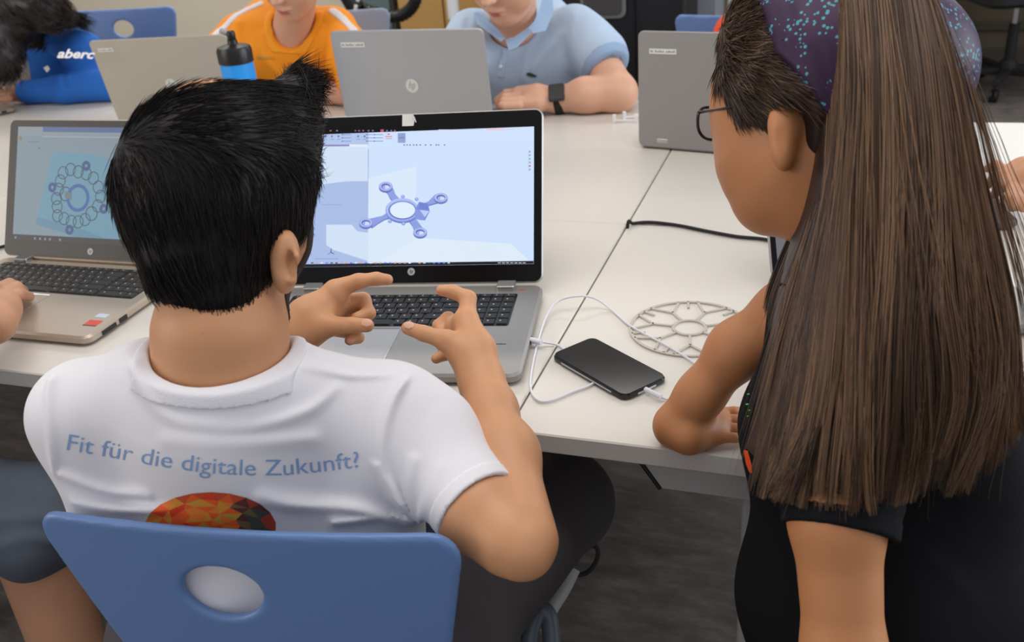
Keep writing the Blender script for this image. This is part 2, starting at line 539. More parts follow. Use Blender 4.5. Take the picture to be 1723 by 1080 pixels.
def table(x0, x1, y0, y1, label, skip):
    r = empty('table', ((x0+x1)/2, (y0+y1)/2, 0), 0, label, 'table', 'white tables pushed together')
    w_, d_ = (x1-x0)/2-.0012, (y1-y0)/2-.0012
    MB().rbox(-w_, w_, -d_, d_, TZ-.026, TZ, .006, .0018, seg=3).obj('tabletop', [M['table']], r)
    MB().box(-w_+.06, w_-.06, -d_+.10, -d_+.125, TZ-.085, TZ-.026, .003).obj('rail', M['steel_white'], r)
    MB().box(-w_+.06, w_-.06, d_-.125, d_-.10, TZ-.085, TZ-.026, .003).obj('rail', M['steel_white'], r)
    for sx in (-1, 1):
        for sy_ in (-1, 1):
            if sx in skip: continue
            cx, cy_ = sx*(w_-.09), sy_*(d_-.11)
            l = MB().rbox(cx-.022, cx+.022, cy_-.022, cy_+.022, .02, TZ-.026, .008, .0015, seg=3).obj('leg', M['steel_white'], r)
            MB().lathe([(.014, 0), (.022, .004), (.022, .02), (.018, .024)], 16, T=Matrix.Translation((cx, cy_, 0))).obj('foot', M['rubber'], l)
    return r


table(SX-1.4, SX, FY, SY, 'white table carrying the two open laptops nearest the man', [1])
tR = table(SX, SX+1.4, FY, SY, 'white table with the black phone and clear disc on it', [-1])
table(SX-1.4, SX, SY, YF, 'white table in the far row in front of the two boys', [1])
table(SX, SX+1.4, SY, 2.245, 'white table at the right rear behind the long haired girl', [-1])
table(SX-2.8, SX-1.4, SY, YF+.05, 'white table at far left under the arm in blue hoodie', [])
table(SX-2.8, SX-1.4, FY, SY, 'white table corner at the left edge beside the laptop hand', [1])
# skirting plate and leg under the girl's side of the table
ox, oy = tR.location[0], tR.location[1]
a = PY(1068, 783, FY+.05); b = PY(1112, 822, FY+.05); c = PY(1247, 838, FY+.05)
T = Matrix.Translation((-ox, FY+.062-oy, 0)) @ Matrix.Rotation(math.pi/2, 4, 'X')
MB().prism([(b[0], b[2]), (SX+1.3, b[2]-.002), (SX+1.3, TZ-.026), (a[0]-.01, TZ-.026)], 0, .012, .001, T=T).obj('apron_panel', M['steel_white'], tR)
MB().tube([(a[0]-.012-ox, FY+.05-oy, TZ-.028), (b[0]-.001-ox, FY+.05-oy, b[2])], .0028, 8, sub=1).obj('edge_strip', M['black'], tR)
lt_ = PY(1247, 840, FY+.06)
lx_ = lt_[0]+.018-ox
lo_ = MB().rbox(lx_-.018, lx_+.018, FY+.07-oy, FY+.105-oy, .02, TZ-.026, .006, .0015, seg=3).obj('leg', M['steel_white'], tR)
MB().lathe([(.014, 0), (.02, .004), (.02, .02), (.018, .024)], 16, T=Matrix.Translation((lx_, FY+.0875-oy, 0))).obj('foot', M['rubber'], lo_)


# ---------------------------------------------------------------- laptops
def key_rows(W, small):
    """rows of (x0,x1) key spans; W = keyboard width"""
    u = W/(19.2 if small else 19.4)
    main = 15*u; gap = .28*u
    R = []
    fn = [1]*15
    R.append((fn, [1, 1, 1, 1], .62))
    R.append(([1]*13+[2], [1, 1, 1, 1], 1))
    R.append(([1.5]+[1]*12+[1.5], [1, 1, 1, 1], 1))
    R.append(([1.8]+[1]*11+[2.2], [1, 1, 1, 1], 1))
    R.append(([1.3]+[1]*11+[2.7], [1, 1, 1, 1], 1))
    R.append(([1.25, 1, 1, 1.25, 5.5, 1, 1, 1, 1, 1], [2, 1, 1], 1))
    return R, u, gap


def laptop(name, label, loc, rz, W, D, Hh, tilt, deck, lidm, bez, keym, kb=True, hb=.017, keyW=None, face_open=1.0, kx=None, ky=None, logo_c=(170, 170, 172), group=None, lid0=.004):
    """origin: front right foot corner; x to the user's right, y towards the screen"""
    r = empty(name, loc, rz, label, 'laptop', group)
    b = MB().rbox(-W, 0, 0, D, .003, hb, .016, .0035, seg=6).obj('base', deck, r, True)
    for fx, fy in ((-.03, .03), (-W+.03, .03), (-.03, D-.04), (-W+.03, D-.04)):
        MB().lathe([(.008, 0), (.008, .0032)], 12, T=Matrix.Translation((fx, fy, 0))).obj('foot', M['rubber'], b)
    if kb:
        kw = keyW or W*.88; kx0 = -W/2-kw/2 if kx is None else kx; R, u, gap = key_rows(kw, True)
        kdep = u*.98; y = (ky if ky else D*.90)
        MB().rbox(kx0-.003, kx0+kw+.003, y-6*kdep+.38*kdep-.003, y+.003, hb-.0006, hb+.0002, .004, seg=3).obj('key_bed', bez, b)
        shared = {}
        for main, num, hh in R:
            kh = kdep*hh; x = kx0
            spans = []
            tot = sum(main)
            for s in main:
                s = s*15/tot; spans.append((x, x+s*u)); x += s*u
            x += gap
            for s in num: spans.append((x, x+s*u*1.0)); x += s*u
            for a_, b_ in spans:
                kk = round(b_-a_, 4), round(kh, 4)
                if kk not in shared:
                    w2, h2 = (b_-a_)/2-.0011, kh/2-.0011
                    mb = MB(); o_ = np.array(rrect(-w2, w2, -h2, h2, .0015, 2)); n_ = len(o_)
                    V = [(p[0], p[1], 0) for p in o_]+[(p[0]*.93, p[1]*.92, .0018) for p in o_]
                    mb.add(V, [(i, (i+1) % n_, n_+(i+1) % n_, n_+i) for i in range(n_)]+[tuple(n_+i for i in range(n_))], 0)
                    mb.add([(-w2*.45, h2*.0, .00186), (-w2*.45+.0022, h2*.0, .00186), (-w2*.45+.0022, h2*.42, .00186), (-w2*.45, h2*.42, .00186)], [(0, 1, 2, 3)], 1)
                    ob = mb.obj('key', [keym, M['legend']], b); shared[kk] = ob.data
                else:
                    ob = bpy.data.objects.new('key', shared[kk]); COL.objects.link(ob); ob.parent = b
                ob.location = ((a_+b_)/2, y-kh/2, hb+.0002)
            y -= kh
        tcx = kx0+kw*.40
        MB().rbox(tcx-.056, tcx+.056, .012, y-.011, hb-.0008, hb+.0002, .003, .0002, seg=3).obj('trackpad', lidm, b)
        mb = MB(); p = np.array([(tcx-.057, .011), (tcx+.057, .011), (tcx+.057, y-.010), (tcx-.057, y-.010)])
        mb.tube([(p_[0], p_[1], hb+.0001) for p_ in p], .0011, 6, sub=1, closed=True).obj('trackpad_rim', M['chrome'], b)
    # lid
    ty = Matrix.Translation((0, D-.006, hb+.001)) @ Matrix.Rotation(-tilt, 4, 'X') @ Matrix.Rotation(math.pi/2, 4, 'X')
    # lid local: x right, y up along the lid, z towards the user
    l = MB().rbox(-W, 0, lid0, Hh, -.0065, -.0008, .013, .0022, T=ty, seg=6).obj('lid', lidm, r, True)
    MB().rbox(-W+.0025, -.0025, .006, Hh-.0025, -.0007, .0004, .011, .0003, T=ty, seg=6).obj('bezel', bez, l, False)
    for hx in (-W+.055, -.055):
        MB().rbox(hx-.014, hx+.014, D-.024, D+.001, hb-.002, hb+.008, .003, .001, seg=2).obj('hinge', M['alu'], r)
    r['_T'] = [c_ for row in ty for c_ in row]
    return r, b, l, ty


def to_lid(root, ty, px, py, zoff=.0006):
    """point on the plane of a lid seen in direction (px,py), in root coordinates"""
    A = wm(root) @ ty; n = A.to_3x3() @ Vector((0, 0, 1)); o = A @ Vector((0, 0, zoff))
    rd = Vector(FW+RT*(px-861.5)/F+UP*(540-py)/F); cam_o = Vector(ORG)
    t = (o-cam_o).dot(n)/rd.dot(n); h = cam_o+rd*t
    return A.inverted() @ h


class Print:
    """flat print on a plane: polygons given in plane coordinates, each layer a hair above the last"""
    def __init__(s, T): s.T = T; s.mb = MB(); s.m = []; s.k = 0
    def poly(s, pts, m, lay=None):
        if m not in s.m: s.m.append(m)
        s.k += 1; z = .0009+.000012*(lay if lay is not None else s.k)
        V = [tuple(s.T @ Vector((p[0], p[1], z))) for p in pts]
        s.mb.add(V, [tuple(range(len(V)))], s.m.index(m)); return s
    def rect(s, x0, y0, x1, y1, m): return s.poly([(x0, y0), (x1, y0), (x1, y1), (x0, y1)], m)
    def ring(s, cx, cy_, r0, r1, m, asp=1., n=28, rot=0.):
        if m not in s.m: s.m.append(m)
        s.k += 1; z = .0009+.000012*s.k; V = []
        for k in range(n):
            a = 2*math.pi*k/n
            for rr in (r0, r1):
                x, y = rr*math.cos(a), rr*asp*math.sin(a)
                V.append(tuple(s.T @ Vector((cx+x*math.cos(rot)-y*math.sin(rot), cy_+x*math.sin(rot)+y*math.cos(rot), z))))
        s.mb.add(V, [(2*k, 2*k+1, 2*((k+1) % n)+1, 2*((k+1) % n)) for k in range(n)], s.m.index(m)); return s
    def obj(s, name, parent): return s.mb.obj(name, s.m, parent)


# --- centre laptop
lap1, base1, lid1, T1 = laptop('laptop', 'large silver laptop showing a four-armed blue frame, in front of the man',
    (0, 0, 0), .1818, .416, .274, .272, .5296, M['silver_d'], M['silver'], M['bezel'], M['key'], keyW=.345, kx=-.416+.0335, ky=.238)
e_ = np.array([math.cos(.1818), math.sin(.1818)]); g_ = np.array([-math.sin(.1818), math.cos(.1818)])
fr = np.array([-.4075, 1.2414])-g_*.270
lap1.location = (fr[0], fr[1], TZ)
sc = lambda px, py: tuple(to_lid(lap1, T1, px, py, .0006)[:2])
pr = Print(T1)
x1_, y1_ = sc(897, 213); x1b, y0b = sc(898, 444); W_ = .383
xl, xr, yb, yt = x1b-W_, x1b, y0b, y1_
E_ = lambda c, k=1.: emat(c, k)
pr.rect(xl, yb, xr, yt, E_((205, 224, 250)))
def ppoly(pts, col, k=1.): pr.poly([sc(*p) for p in pts], E_(col, k))
def prect(a, b, c, d, col, k=1.): ppoly([(a, d), (c, d), (c, b), (a, b)], col, k)
def pfull(pts, col): pr.poly([(min(max(u, xl), xr), min(max(v, yb), yt)) for u, v in pts], E_(col))
sx0 = lambda px: sc(px, 330)[0]; sy0 = lambda py: sc(760, py)[1]
pfull([(xl, yb), (sx0(620), yb), (sx0(620), sy0(246)), (xl, sy0(246))], (168, 188, 228))
pfull([(xl, sy0(240)), (sx0(619), sy0(240)), (sx0(619), yt), (xl, yt)], (176, 196, 232))
pfull([(sx0(619), sy0(240)), (xr, sy0(240)), (xr, yt), (sx0(619), yt)], (206, 224, 250))
pfull([(xl, sy0(217.5)), (xr, sy0(217.5)), (xr, yt), (xl, yt)], (214, 226, 248))
prect(543, 247, 619, 305, (205, 222, 244)); ppoly([(543, 310), (619, 301), (619, 247), (543, 247)], (207, 224, 244))
ppoly([(549, 412), (549, 378), (592, 378), (601, 389), (622, 392), (622, 440), (560, 420)], (207, 224, 244))
ppoly([(620, 440), (620, 300), (700, 280), (700, 440)], (216, 231, 248)); ppoly([(640, 441), (700, 400), (860, 410), (893, 441)], (220, 234, 248))
prect(530, 243.5, 588, 246, (140, 130, 180)); prect(588, 243, 619, 247, (225, 235, 250))
rnd = random.Random(4)
for i in range(9):
    x = 546+i*11
    if i in (0, 1, 2, 5, 6): prect(x, 228, x+3.2, 231, (110, 125, 180)); prect(x-1, 234, x+5, 235, (130, 145, 190))
for gx in (576, 617, 630):
    for j in range(3): prect(gx, 226+j*5.5, gx+15, 227.2+j*5.5, (130, 148, 196)); prect(gx-1, 225.6+j*5.5, gx+1.5, 227.6+j*5.5, (100, 120, 180))
prect(648, 229, 660, 231, (225, 150, 160)); prect(652, 225, 656, 227, (200, 110, 120)); prect(649, 233, 660, 234, (160, 160, 190))
prect(669.5, 224, 682.5, 240.5, (140, 160, 205)); prect(671, 231.5, 681, 232.5, (90, 105, 150))
for x in (540, 555, 566, 597, 603, 610, 619, 626, 650, 657, 663): prect(x, 219, x+3, 221.3, rnd.choice([(110, 120, 160), (160, 90, 110), (90, 100, 140)]))
prect(640.5, 218, 646, 222.5, (190, 90, 110)); prect(738, 218.2, 812, 219, (215, 215, 235)); prect(818, 216.5, 848, 219, (240, 195, 205)); prect(850, 217.5, 866, 218.5, (200, 200, 225))
for x in (679, 684, 689, 695, 700, 706, 715, 724, 733, 737, 747): prect(x, 243, x+2.6, 245.3, (120, 135, 180))
for k, y in enumerate((254, 260, 266, 272, 278, 284)): prect(890, y, 893, y+3, (150, 165, 205) if k != 4 else (200, 110, 130))
prect(888.5, 252, 889, 290, (175, 192, 225))
ppoly([(540, 344), (575, 344), (575, 345.2), (540, 345.2)], (150, 168, 215))
ppoly([(556, 425.5), (557.5, 418), (558.5, 418), (558, 424), (563, 427), (562.5, 428), (557, 425.5), (553, 428), (552.5, 427)], (70, 90, 160))
prect(530, 435, 570, 436, (140, 155, 200))
# four-armed frame drawing
DC, DL, DM, DD = (140, 158, 226), (172, 190, 242), (118, 136, 208), (98, 112, 186)
z5 = lambda x, y: (510+x/4.5, 180+y/4.5)
def arm(pts, dy=5):
    for col, oy_ in ((DD, dy), (DC, 0)):
        ppoly([(z5(x, y+oy_*1.6)) for x, y in pts], col)
arm([(470, 880), (510, 845), (600, 825), (640, 800), (660, 840), (620, 850), (570, 880), (525, 912)])
arm([(590, 620), (640, 610), (685, 618), (700, 660), (735, 700), (690, 725), (660, 690), (640, 650)])
arm([(905, 735), (950, 715), (1000, 665), (1060, 680), (1060, 715), (1000, 730), (950, 745)])
arm([(800, 860), (850, 840), (880, 880), (910, 920), (900, 960), (850, 950), (830, 900)])
def ell(cx, cy_, rx, ry, col, ri=0, n=30):
    if col not in (None,):
        pts = [z5(cx+rx*math.cos(2*math.pi*k/n), cy_+ry*math.sin(2*math.pi*k/n)) for k in range(n)]
        ppoly(pts[::-1], col)
ell(752, 790, 125, 92, DD); ell(752, 782, 127, 90, DC); ell(752, 775, 122, 84, DL); ell(754, 783, 108, 72, DM); ell(754, 790, 98, 62, DD); ell(755, 782, 95, 62, (222, 236, 250))
for cx_, cy_ in ((628, 605), (478, 880), (1045, 690), (888, 952)):
    ell(cx_, cy_+8, 52, 38, DD); ell(cx_, cy_-2, 52, 36, DC); ell(cx_, cy_-4, 46, 31, DL); ell(cx_, cy_-3, 34, 22, DD); ell(cx_+3, cy_+3, 26, 14, (205, 218, 246))
    ppoly([z5(cx_-14, cy_-12), z5(cx_-4, cy_-12), z5(cx_-10, cy_+16), z5(cx_-20, cy_+14)][::-1], DC)
ppoly([z5(*p) for p in ((880, 720), (945, 730), (962, 790), (925, 860), (850, 850), (850, 780))][::-1], (122, 140, 214))
ppoly([z5(*p) for p in ((885, 780), (958, 790), (925, 835))][::-1], (188, 205, 246)); ppoly([z5(*p) for p in ((850, 775), (885, 780), (925, 835), (905, 860), (850, 850))][::-1], (134, 152, 222))
ppoly([z5(*p) for p in ((882, 722), (945, 732), (952, 778), (880, 775))][::-1], (112, 130, 206))
for x, y in ((660, 868), (762, 885), (758, 680), (862, 700)): ell(x, y, 15, 13, DC); ell(x, y-3, 8, 7, DL)
# task bar
tb = [(xl, sy0(446.2) if False else yb), (xr, yb), (xr, yb+.0045), (xl, yb+.0045)]
pfull(tb, (18, 18, 26))
for i in range(34):
    x = 524+i*8.2
    if x < 756: prect(x, 446 if False else 441.6+(0.0), x+4, 443.6, rnd.choice([(230, 230, 240), (90, 120, 230), (210, 160, 120), (190, 200, 220), (60, 70, 90)]))
for i in range(7): prect(838+i*7, 441.8, 843+i*7, 443.2, (190, 195, 210))
pr.obj('display', lid1)
# logo below the screen and the tape over the camera
lg = Print(T1); c0 = sc(692, 457)
lg.ring(c0[0], c0[1], 0.0, .0058, mat('logo_silver', (176, 176, 178), .35), n=24)
bk = mat('logo_dark', (34, 32, 32), .4)
def hp_mark(p, cx, cy_, s, m, sl=.25):
    """two slanted letters h and p"""
    def bar(x0, y0, x1, y1, w_): p.poly([(cx+s*(x0-w_+sl*y0), cy_+s*y0), (cx+s*(x0+w_+sl*y0), cy_+s*y0), (cx+s*(x1+w_+sl*y1), cy_+s*y1), (cx+s*(x1-w_+sl*y1), cy_+s*y1)], m)
    bar(-.5, -.55, -.5, .95, .09); bar(-.12, -.55, -.12, .3, .09)
    bar(.18, -.95, .18, .42, .09); bar(.55, -.45, .55, .3, .09)
    for a_, b_, y in ((-.5, -.12, .34), (.18, .55, .34), (.18, .55, -.5)):
        p.poly([(cx+s*(a_+sl*y), cy_+s*(y-.08)), (cx+s*(b_+.07+sl*y), cy_+s*(y-.08)), (cx+s*(b_+sl*y), cy_+s*(y+.08)), (cx+s*(a_+sl*y), cy_+s*(y+.08))], m)
hp_mark(lg, c0[0], c0[1], .0046, bk)
lg.obj('logo', lid1)
t0 = to_lid(lap1, T1, 687, 203)
MB().prism([(t0[0]-.0095, t0[1]-.0085), (t0[0]+.0085, t0[1]-.0085), (t0[0]+.011, t0[1]+.004), (t0[0]+.0065, t0[1]+.0095), (t0[0]-.0095, t0[1]+.0095)], .0006, .0012, T=T1).obj('camera_tape', M['paper'], lid1)
MB().prism([(t0[0]+.0085, t0[1]+.0085), (t0[0]+.0075, t0[1]+.0095), (t0[0]+.0125, t0[1]-.004), (t0[0]+.0135, t0[1]-.003)][::-1], .0012, .0040, T=T1).obj('tape_corner', M['white'], lid1)
MB().box(-.036, -.026, .2535, .2555, .0170, .0174, m=0).obj('red_mark', M['red'], base1)
MB().box(-.055, -.030, .082, .0835, .0165, .0173).obj('slot', M['black'], base1)
MB().box(-.0005, .0012, .10, .115, .006, .012).obj('usb_port', M['black'], base1)

# --- left laptop
lap2, base2, lid2, T2 = laptop('laptop', 'champagne laptop at left showing a bead ring drawing, a hand on its keys',
    (-1.021, .9592, TZ), .0189, .392, .2575, .250, .4596, M['champ'], M['champ'], M['bezel_m'], M['key_l'], keyW=.345, ky=.232)
sc2 = lambda px, py: tuple(to_lid(lap2, T2, px, py, .0006)[:2])
p2 = Print(T2)
def p2poly(pts, col, k=1.): p2.poly([sc2(*p) for p in pts], E_(col, k))
a0 = sc2(31, 213); a1 = sc2(24, 404); xr2 = a0[0]+.346
xl2, yt2, yb2 = a0[0], a0[1], a1[1]
p2.rect(xl2, yb2, xr2, yt2, E_((112, 130, 142)))
def z4(x, y): return (x/4.155, 180+y/4.155)
def fr2(pts, col): p2.poly([(min(max(u, xl2), xr2), min(max(v, yb2), yt2)) for u, v in [sc2(*z4(*p)) for p in pts]], E_(col))
p2.poly([(xl2, yt2-.016), (xr2, yt2-.016), (xr2, yt2), (xl2, yt2)], E_((120, 134, 144)))
p2.poly([(xl2+.055, yt2-.009), (xr2, yt2-.009), (xr2, yt2), (xl2+.055, yt2)], E_((72, 92, 134)))
p2.poly([(xl2+.055, yt2-.018), (xr2, yt2-.018), (xr2, yt2-.0165), (xl2+.055, yt2-.0165)], E_((150, 155, 158)))
fr2([(250, 815), (370, 315), (660, 330), (800, 385), (880, 430), (845, 940), (740, 925), (560, 925), (430, 880)], (88, 134, 156))
fr2([(560, 925), (420, 870), (250, 820), (262, 770), (600, 860), (740, 925)], (78, 122, 146))
for x in (200, 215, 235, 250, 262): fr2([(x, 241), (x, 245), (x+10, 246), (x+10, 242)][::-1], (50, 52, 55))
fr2([(268, 285), (268, 292), (280, 292), (280, 285)], (20, 30, 50)); fr2([(135, 205), (135, 235), (155, 235), (155, 205)], (120, 110, 70))
circ = [(442, 460), (494, 437), (548, 453), (604, 467), (654, 497), (688, 560), (705, 625), (684, 692), (641, 745), (596, 787), (548, 803), (499, 800), (449, 780), (403, 760), (401, 697), (396, 641), (411, 575), (423, 517), (460, 608)]
for i, (x, y) in enumerate(circ):
    c_ = sc2(*z4(x, y)); rr = .0115 if i not in (8, 18) else .013
    p2.ring(c_[0], c_[1], rr*.86, rr, E_((34, 48, 68)), 1.0)
for x, y in ((604, 412), (367, 562), (726, 712), (487, 858)):
    c_ = sc2(*z4(x, y)); p2.ring(c_[0], c_[1], .0030, .0088, E_((38, 66, 118)))
c_ = sc2(*z4(546, 636)); p2.ring(c_[0], c_[1], .0185, .0245, E_((40, 82, 142)))
fr2([(455, 590), (455, 635), (500, 650), (505, 600)][::1], (92, 102, 112))
p2.poly([(xl2, yb2), (xr2, yb2), (xr2, yb2+.011), (xl2, yb2+.011)], E_((26, 24, 34)))
for x, y in ((112, 890), (247, 905), (283, 910), (318, 912), (352, 917), (422, 926)):
    c_ = sc2(*z4(x, y)); p2.rect(c_[0]-.002, yb2+.003, c_[0]+.002, yb2+.007, E_((120, 120, 126)))
p2.obj('display', lid2)
lg = Print(T2); c0 = sc2(152, 423); lg.ring(c0[0], c0[1], 0, .0058, MATS['logo_silver'], n=24); hp_mark(lg, c0[0], c0[1], .0046, bk); lg.obj('logo', lid2)
def on_deck(lap, px, py, zz=.017):
    w3 = PZ(px, py, TZ+zz); v = wm(lap).inverted() @ Vector(w3); return v
s1 = on_deck(lap2, 172, 531); MB().rbox(s1[0]-.010, s1[0]+.010, s1[1]-.006, s1[1]+.006, .0168, .0173, .001, seg=2).obj('sticker', mat('sticker_blue', (196, 206, 222), .4), base2)
s1 = on_deck(lap2, 157, 543); MB().rbox(s1[0]-.012, s1[0]+.012, s1[1]-.008, s1[1]+.008, .0168, .0173, .001, seg=2).obj('sticker', mat('sticker_red', (214, 66, 46), .4), base2)
MB().box(s1[0]-.012, s1[0]+.012, s1[1]-.0105, s1[1]-.008, .0168, .0173).obj('sticker', mat('sticker_dark', (60, 50, 50), .4), base2)
MB().box(-.0004, .0012, .030, .062, .006, .012).obj('port', M['black'], base2); MB().box(-.0004, .0012, .070, .088, .006, .013).obj('port', M['black'], base2)
MB().tube([(-.33, .2555, .0195), (-.06, .2555, .0195)], .006, 12, sub=1).obj('hinge_bar', mat('hinge_brown', (120, 108, 95), .35, metal=.6), base2, True)


# --- far laptops seen from behind
def far_laptop(label, cx, cy_, rz, W, Hh, tilt, lidm, logo, lab):
    """cx,cy: bottom middle of the lid, seen from behind; rz: direction of its width"""
    e = np.array([math.cos(rz), math.sin(rz)]); g = np.array([-math.sin(rz), math.cos(rz)]); D = .235
    # user sits at +g; laptop x axis runs -e
    fr_ = np.array([cx, cy_])+g*(D-.006)-e*W/2
    r, b, l, ty = laptop('laptop', label, (fr_[0], fr_[1], TZ), rz+math.pi, W, D, Hh, tilt, M['silver_d'], lidm, M['bezel'], M['key'], keyW=W*.86, lid0=-.013)
    # back of the lid: print plane facing away from the user
    back = ty @ Matrix.Translation((-W/2, 0, -.0066)) @ Matrix.Rotation(math.pi, 4, 'Y')
    p = Print(back)
    lm = mat('lid_logo', (205, 205, 202), .35)
    if logo:
        p.ring(0, Hh*.47, 0, .0165, lm, n=32); hp_mark(p, 0, Hh*.47, .0125, mat('lid_logo_letter', (150, 148, 146), .4)); p.obj('logo', l)
    p = Print(back); lx, ly, lw, lh = lab
    p.rect(lx, ly, lx+lw, ly+lh, M['paper']); n_ = 16
    for k in range(n_):
        if k in (2, 9): continue
        p.rect(lx+.003+k*(lw-.006)/n_, ly+lh*.3, lx+.003+(k+.7)*(lw-.006)/n_, ly+lh*(.55+.15*(k % 3 == 0)), M['grey'])
    p.obj('name_sticker', l)
    pb = Print(ty); pb.rect(-W+.012, .02, -.012, Hh-.012, E_((150, 170, 200), .8)); pb.obj('display', l)
    return r


far_laptop('champagne laptop lid behind the man, left of the blue bottle', -1.663, 2.097, .14, .385, .235, .187, M['champ_lid'], True, (-.172, .205, .043, .010))
far_laptop('silver laptop lid in front of the boy in the polo shirt', -.954, 2.043, -.011, .385, .243, .072, M['lid_silver'], True, (-.167, .205, .062, .012))
far_laptop('grey laptop lid left of the girl\'s glasses', -.243, 1.975, -.2, .352, .232, -.02, M['lid_grey'], False, (-.150, .186, .060, .011))

# laptop corner at the far left, laptop by the right-hand child, laptop in front of the girl
r5, b5, l5, _ = laptop('laptop', 'open laptop at the left edge under the blue hoodie child\'s hand', (0, 0, 0), 2.62, .36, .235, .235, .42, M['champ'], M['silver'], M['bezel'], M['key_l'])
c_ = PZ(28, 182, TZ+.012); Rm = Matrix.Rotation(2.62, 3, 'Z'); off = Rm @ Vector((-.36, 0, 0)); r5.location = (c_[0]-off[0], c_[1]-off[1], TZ)
p_ = MB(); p_.box(-.361, -.3592, .03, .045, .006, .012); p_.box(-.361, -.3592, .06, .072, .006, .012); p_.obj('port', M['black'], b5)
r6, b6, l6, _ = laptop('laptop', 'dark laptop at the right edge under a child\'s hands', (0, 0, 0), .24, .34, .235, .20, 1.35, mat('dark_deck', (96, 95, 96), .45, metal=.4), M['lid_grey'], M['bezel'], M['key'])
r6.location = (.285, 1.60, TZ)
r7, b7, l7, _ = laptop('laptop', 'silver laptop edge below the girl\'s chin', (0, 0, 0), .45, .31, .22, .225, .35, M['silver_d'], M['silver'], M['bezel'], M['key'])
r7.location = (.295, 1.245, TZ)
pd_ = Print(_); pd_.rect(-.30, .012, -.008, .218, E_((118, 118, 122), .8)); pd_.obj('display', l7)

# ---------------------------------------------------------------- things on the tables
# phone
pc = np.array([-.2603, 1.0367, TZ]); r = empty('smartphone', pc, -.6333, 'black smartphone lying on the table beside the centre laptop', 'phone')
MB().rbox(-.0735, .0735, -.0365, .0365, 0, .0085, .011, .0025, seg=7).obj('body', mat('phone_side', (26, 24, 26), .22), r, True)
MB().rbox(-.072, .072, -.035, .035, .0083, .0090, .010, .0003, seg=7).obj('glass_screen', mat('phone_glass', (10, 9, 10), .12, spec=.2), r)
MB().box(.0736, .0740, -.015, .015, .003, .0055).obj('speaker_slot', M['chrome'], r)
MB().tube([(-.05, -.0368, .0045), (.05, -.0368, .0045)], .0012, 8, sub=1).obj('side_frame', mat('phone_frame', (190, 188, 186), .25, metal=.9), r)
# cable
def cable(name, pts, rad, m, label, cat, plug=()):
    r = empty(name, pts[0], 0, label, cat)
    MB().tube(pts, rad, 10, sub=8).obj('cord', m, r, True, True)
    for a_, b_, rr in plug: MB().tube([a_, b_], rr, 12, sub=1).obj('plug', m, r, True, True)
    return r
cz = TZ+.003
wc = mat('white_cable', (222, 222, 228), .35)
pts = [PZ(1100, 662, cz+.004), PZ(1130, 672, cz), PZ(1175, 655, cz), PZ(1190, 632, cz), PZ(1160, 605, cz), PZ(1110, 575, cz), PZ(1062, 549, cz), PZ(1030, 522, cz), PZ(1003, 503, cz+.012), PZ(975, 498, cz+.02), PZ(940, 506, cz+.014), PZ(920, 530, cz+.005),
       PZ(905, 575, cz), PZ(894, 625, cz), PZ(893, 655, cz), PZ(905, 673, cz), PZ(925, 674, cz), PZ(960, 660, cz), PZ(1000, 643, cz), PZ(1010, 615, cz), PZ(960, 595, cz), PZ(940, 581, cz), PZ(917, 576, cz+.004), PZ(898, 573, cz+.008)]
cable('charging_cable', pts, .0017, wc, 'thin white charging cable looping around the black phone', 'cable',
      [(PZ(1086, 655, cz+.004), PZ(1112, 668, cz+.004), .0034), (PZ(893, 572, cz+.008), PZ(911, 576, cz+.008), .0042)])
pts = [PZ(a, b, TZ+.004) for a, b in ((1056, 380), (1066, 376), (1095, 374), (1140, 379), (1190, 389), (1240, 398), (1282, 402), (1320, 410))]
pts = [np.array([pts[0][0]-.003, pts[0][1]-.004, TZ-.10])]+pts
cable('power_cable', pts, .003, M['rubber'], 'black power cable coming up between the tables', 'cable')
pts = [PZ(a, b, TZ+.004) for a, b in ((-30, 432), (-5, 418), (14, 412), (26, 405))]
cable('power_cable', pts, .003, M['rubber'], 'short black power cable behind the left laptop', 'cable')

# clear laser-cut disc
ACR = mat('clear_acrylic', (222, 214, 202), .15, trans=.3, spec=.6)
ACR.node_tree.nodes['Principled BSDF'].inputs['IOR'].default_value = 1.3
dc = PZ(1160, 553, TZ); R_ = .083
r = empty('acrylic_disc', dc, .4, 'clear acrylic laser-cut disc lying between phone and girl\'s arm', 'acrylic disc')
def flat_ring(mb, r0, r1, z0, z1, n=64):
    V = []
    for k in range(n):
        a_ = 2*math.pi*k/n; c0_, s0_ = math.cos(a_), math.sin(a_)
        V += [(r0*c0_, r0*s0_, z0), (r1*c0_, r1*s0_, z0), (r1*c0_, r1*s0_, z1), (r0*c0_, r0*s0_, z1)]
    Fc = []
    for k in range(n):
        l = (k+1) % n
        for i in range(4): j = (i+1) % 4; Fc.append((4*k+i, 4*l+i, 4*l+j, 4*k+j))
    mb.add(V, Fc)
mb = MB(); flat_ring(mb, R_*.95, R_, 0, .003); mb.obj('outer_ring', ACR, r)
mb = MB(); flat_ring(mb, R_*.24, R_*.29, 0, .003); mb.obj('hub_ring', ACR, r)
for k in range(7):
    a_ = 2*math.pi*k/7; mb = MB()
    c0_, s0_ = math.cos(a_), math.sin(a_); T = Matrix.Rotation(a_, 4, 'Z')
    mb.box(R_*.28, R_*.62, -.0018, .0018, 0, .003, T=T)
    for s in (-1, 1):
        T2_ = T @ Matrix.Translation((R_*.61, 0, 0)) @ Matrix.Rotation(s*.7, 4, 'Z'); mb.box(0, R_*.42, -.0016, .0016, 0, .003, T=T2_)
    T3 = Matrix.Rotation(a_+math.pi/7, 4, 'Z'); mb.box(R_*.74, R_*.97, -.0016, .0016, 0, .003, T=T3)
    mb.obj('spoke', ACR, r)

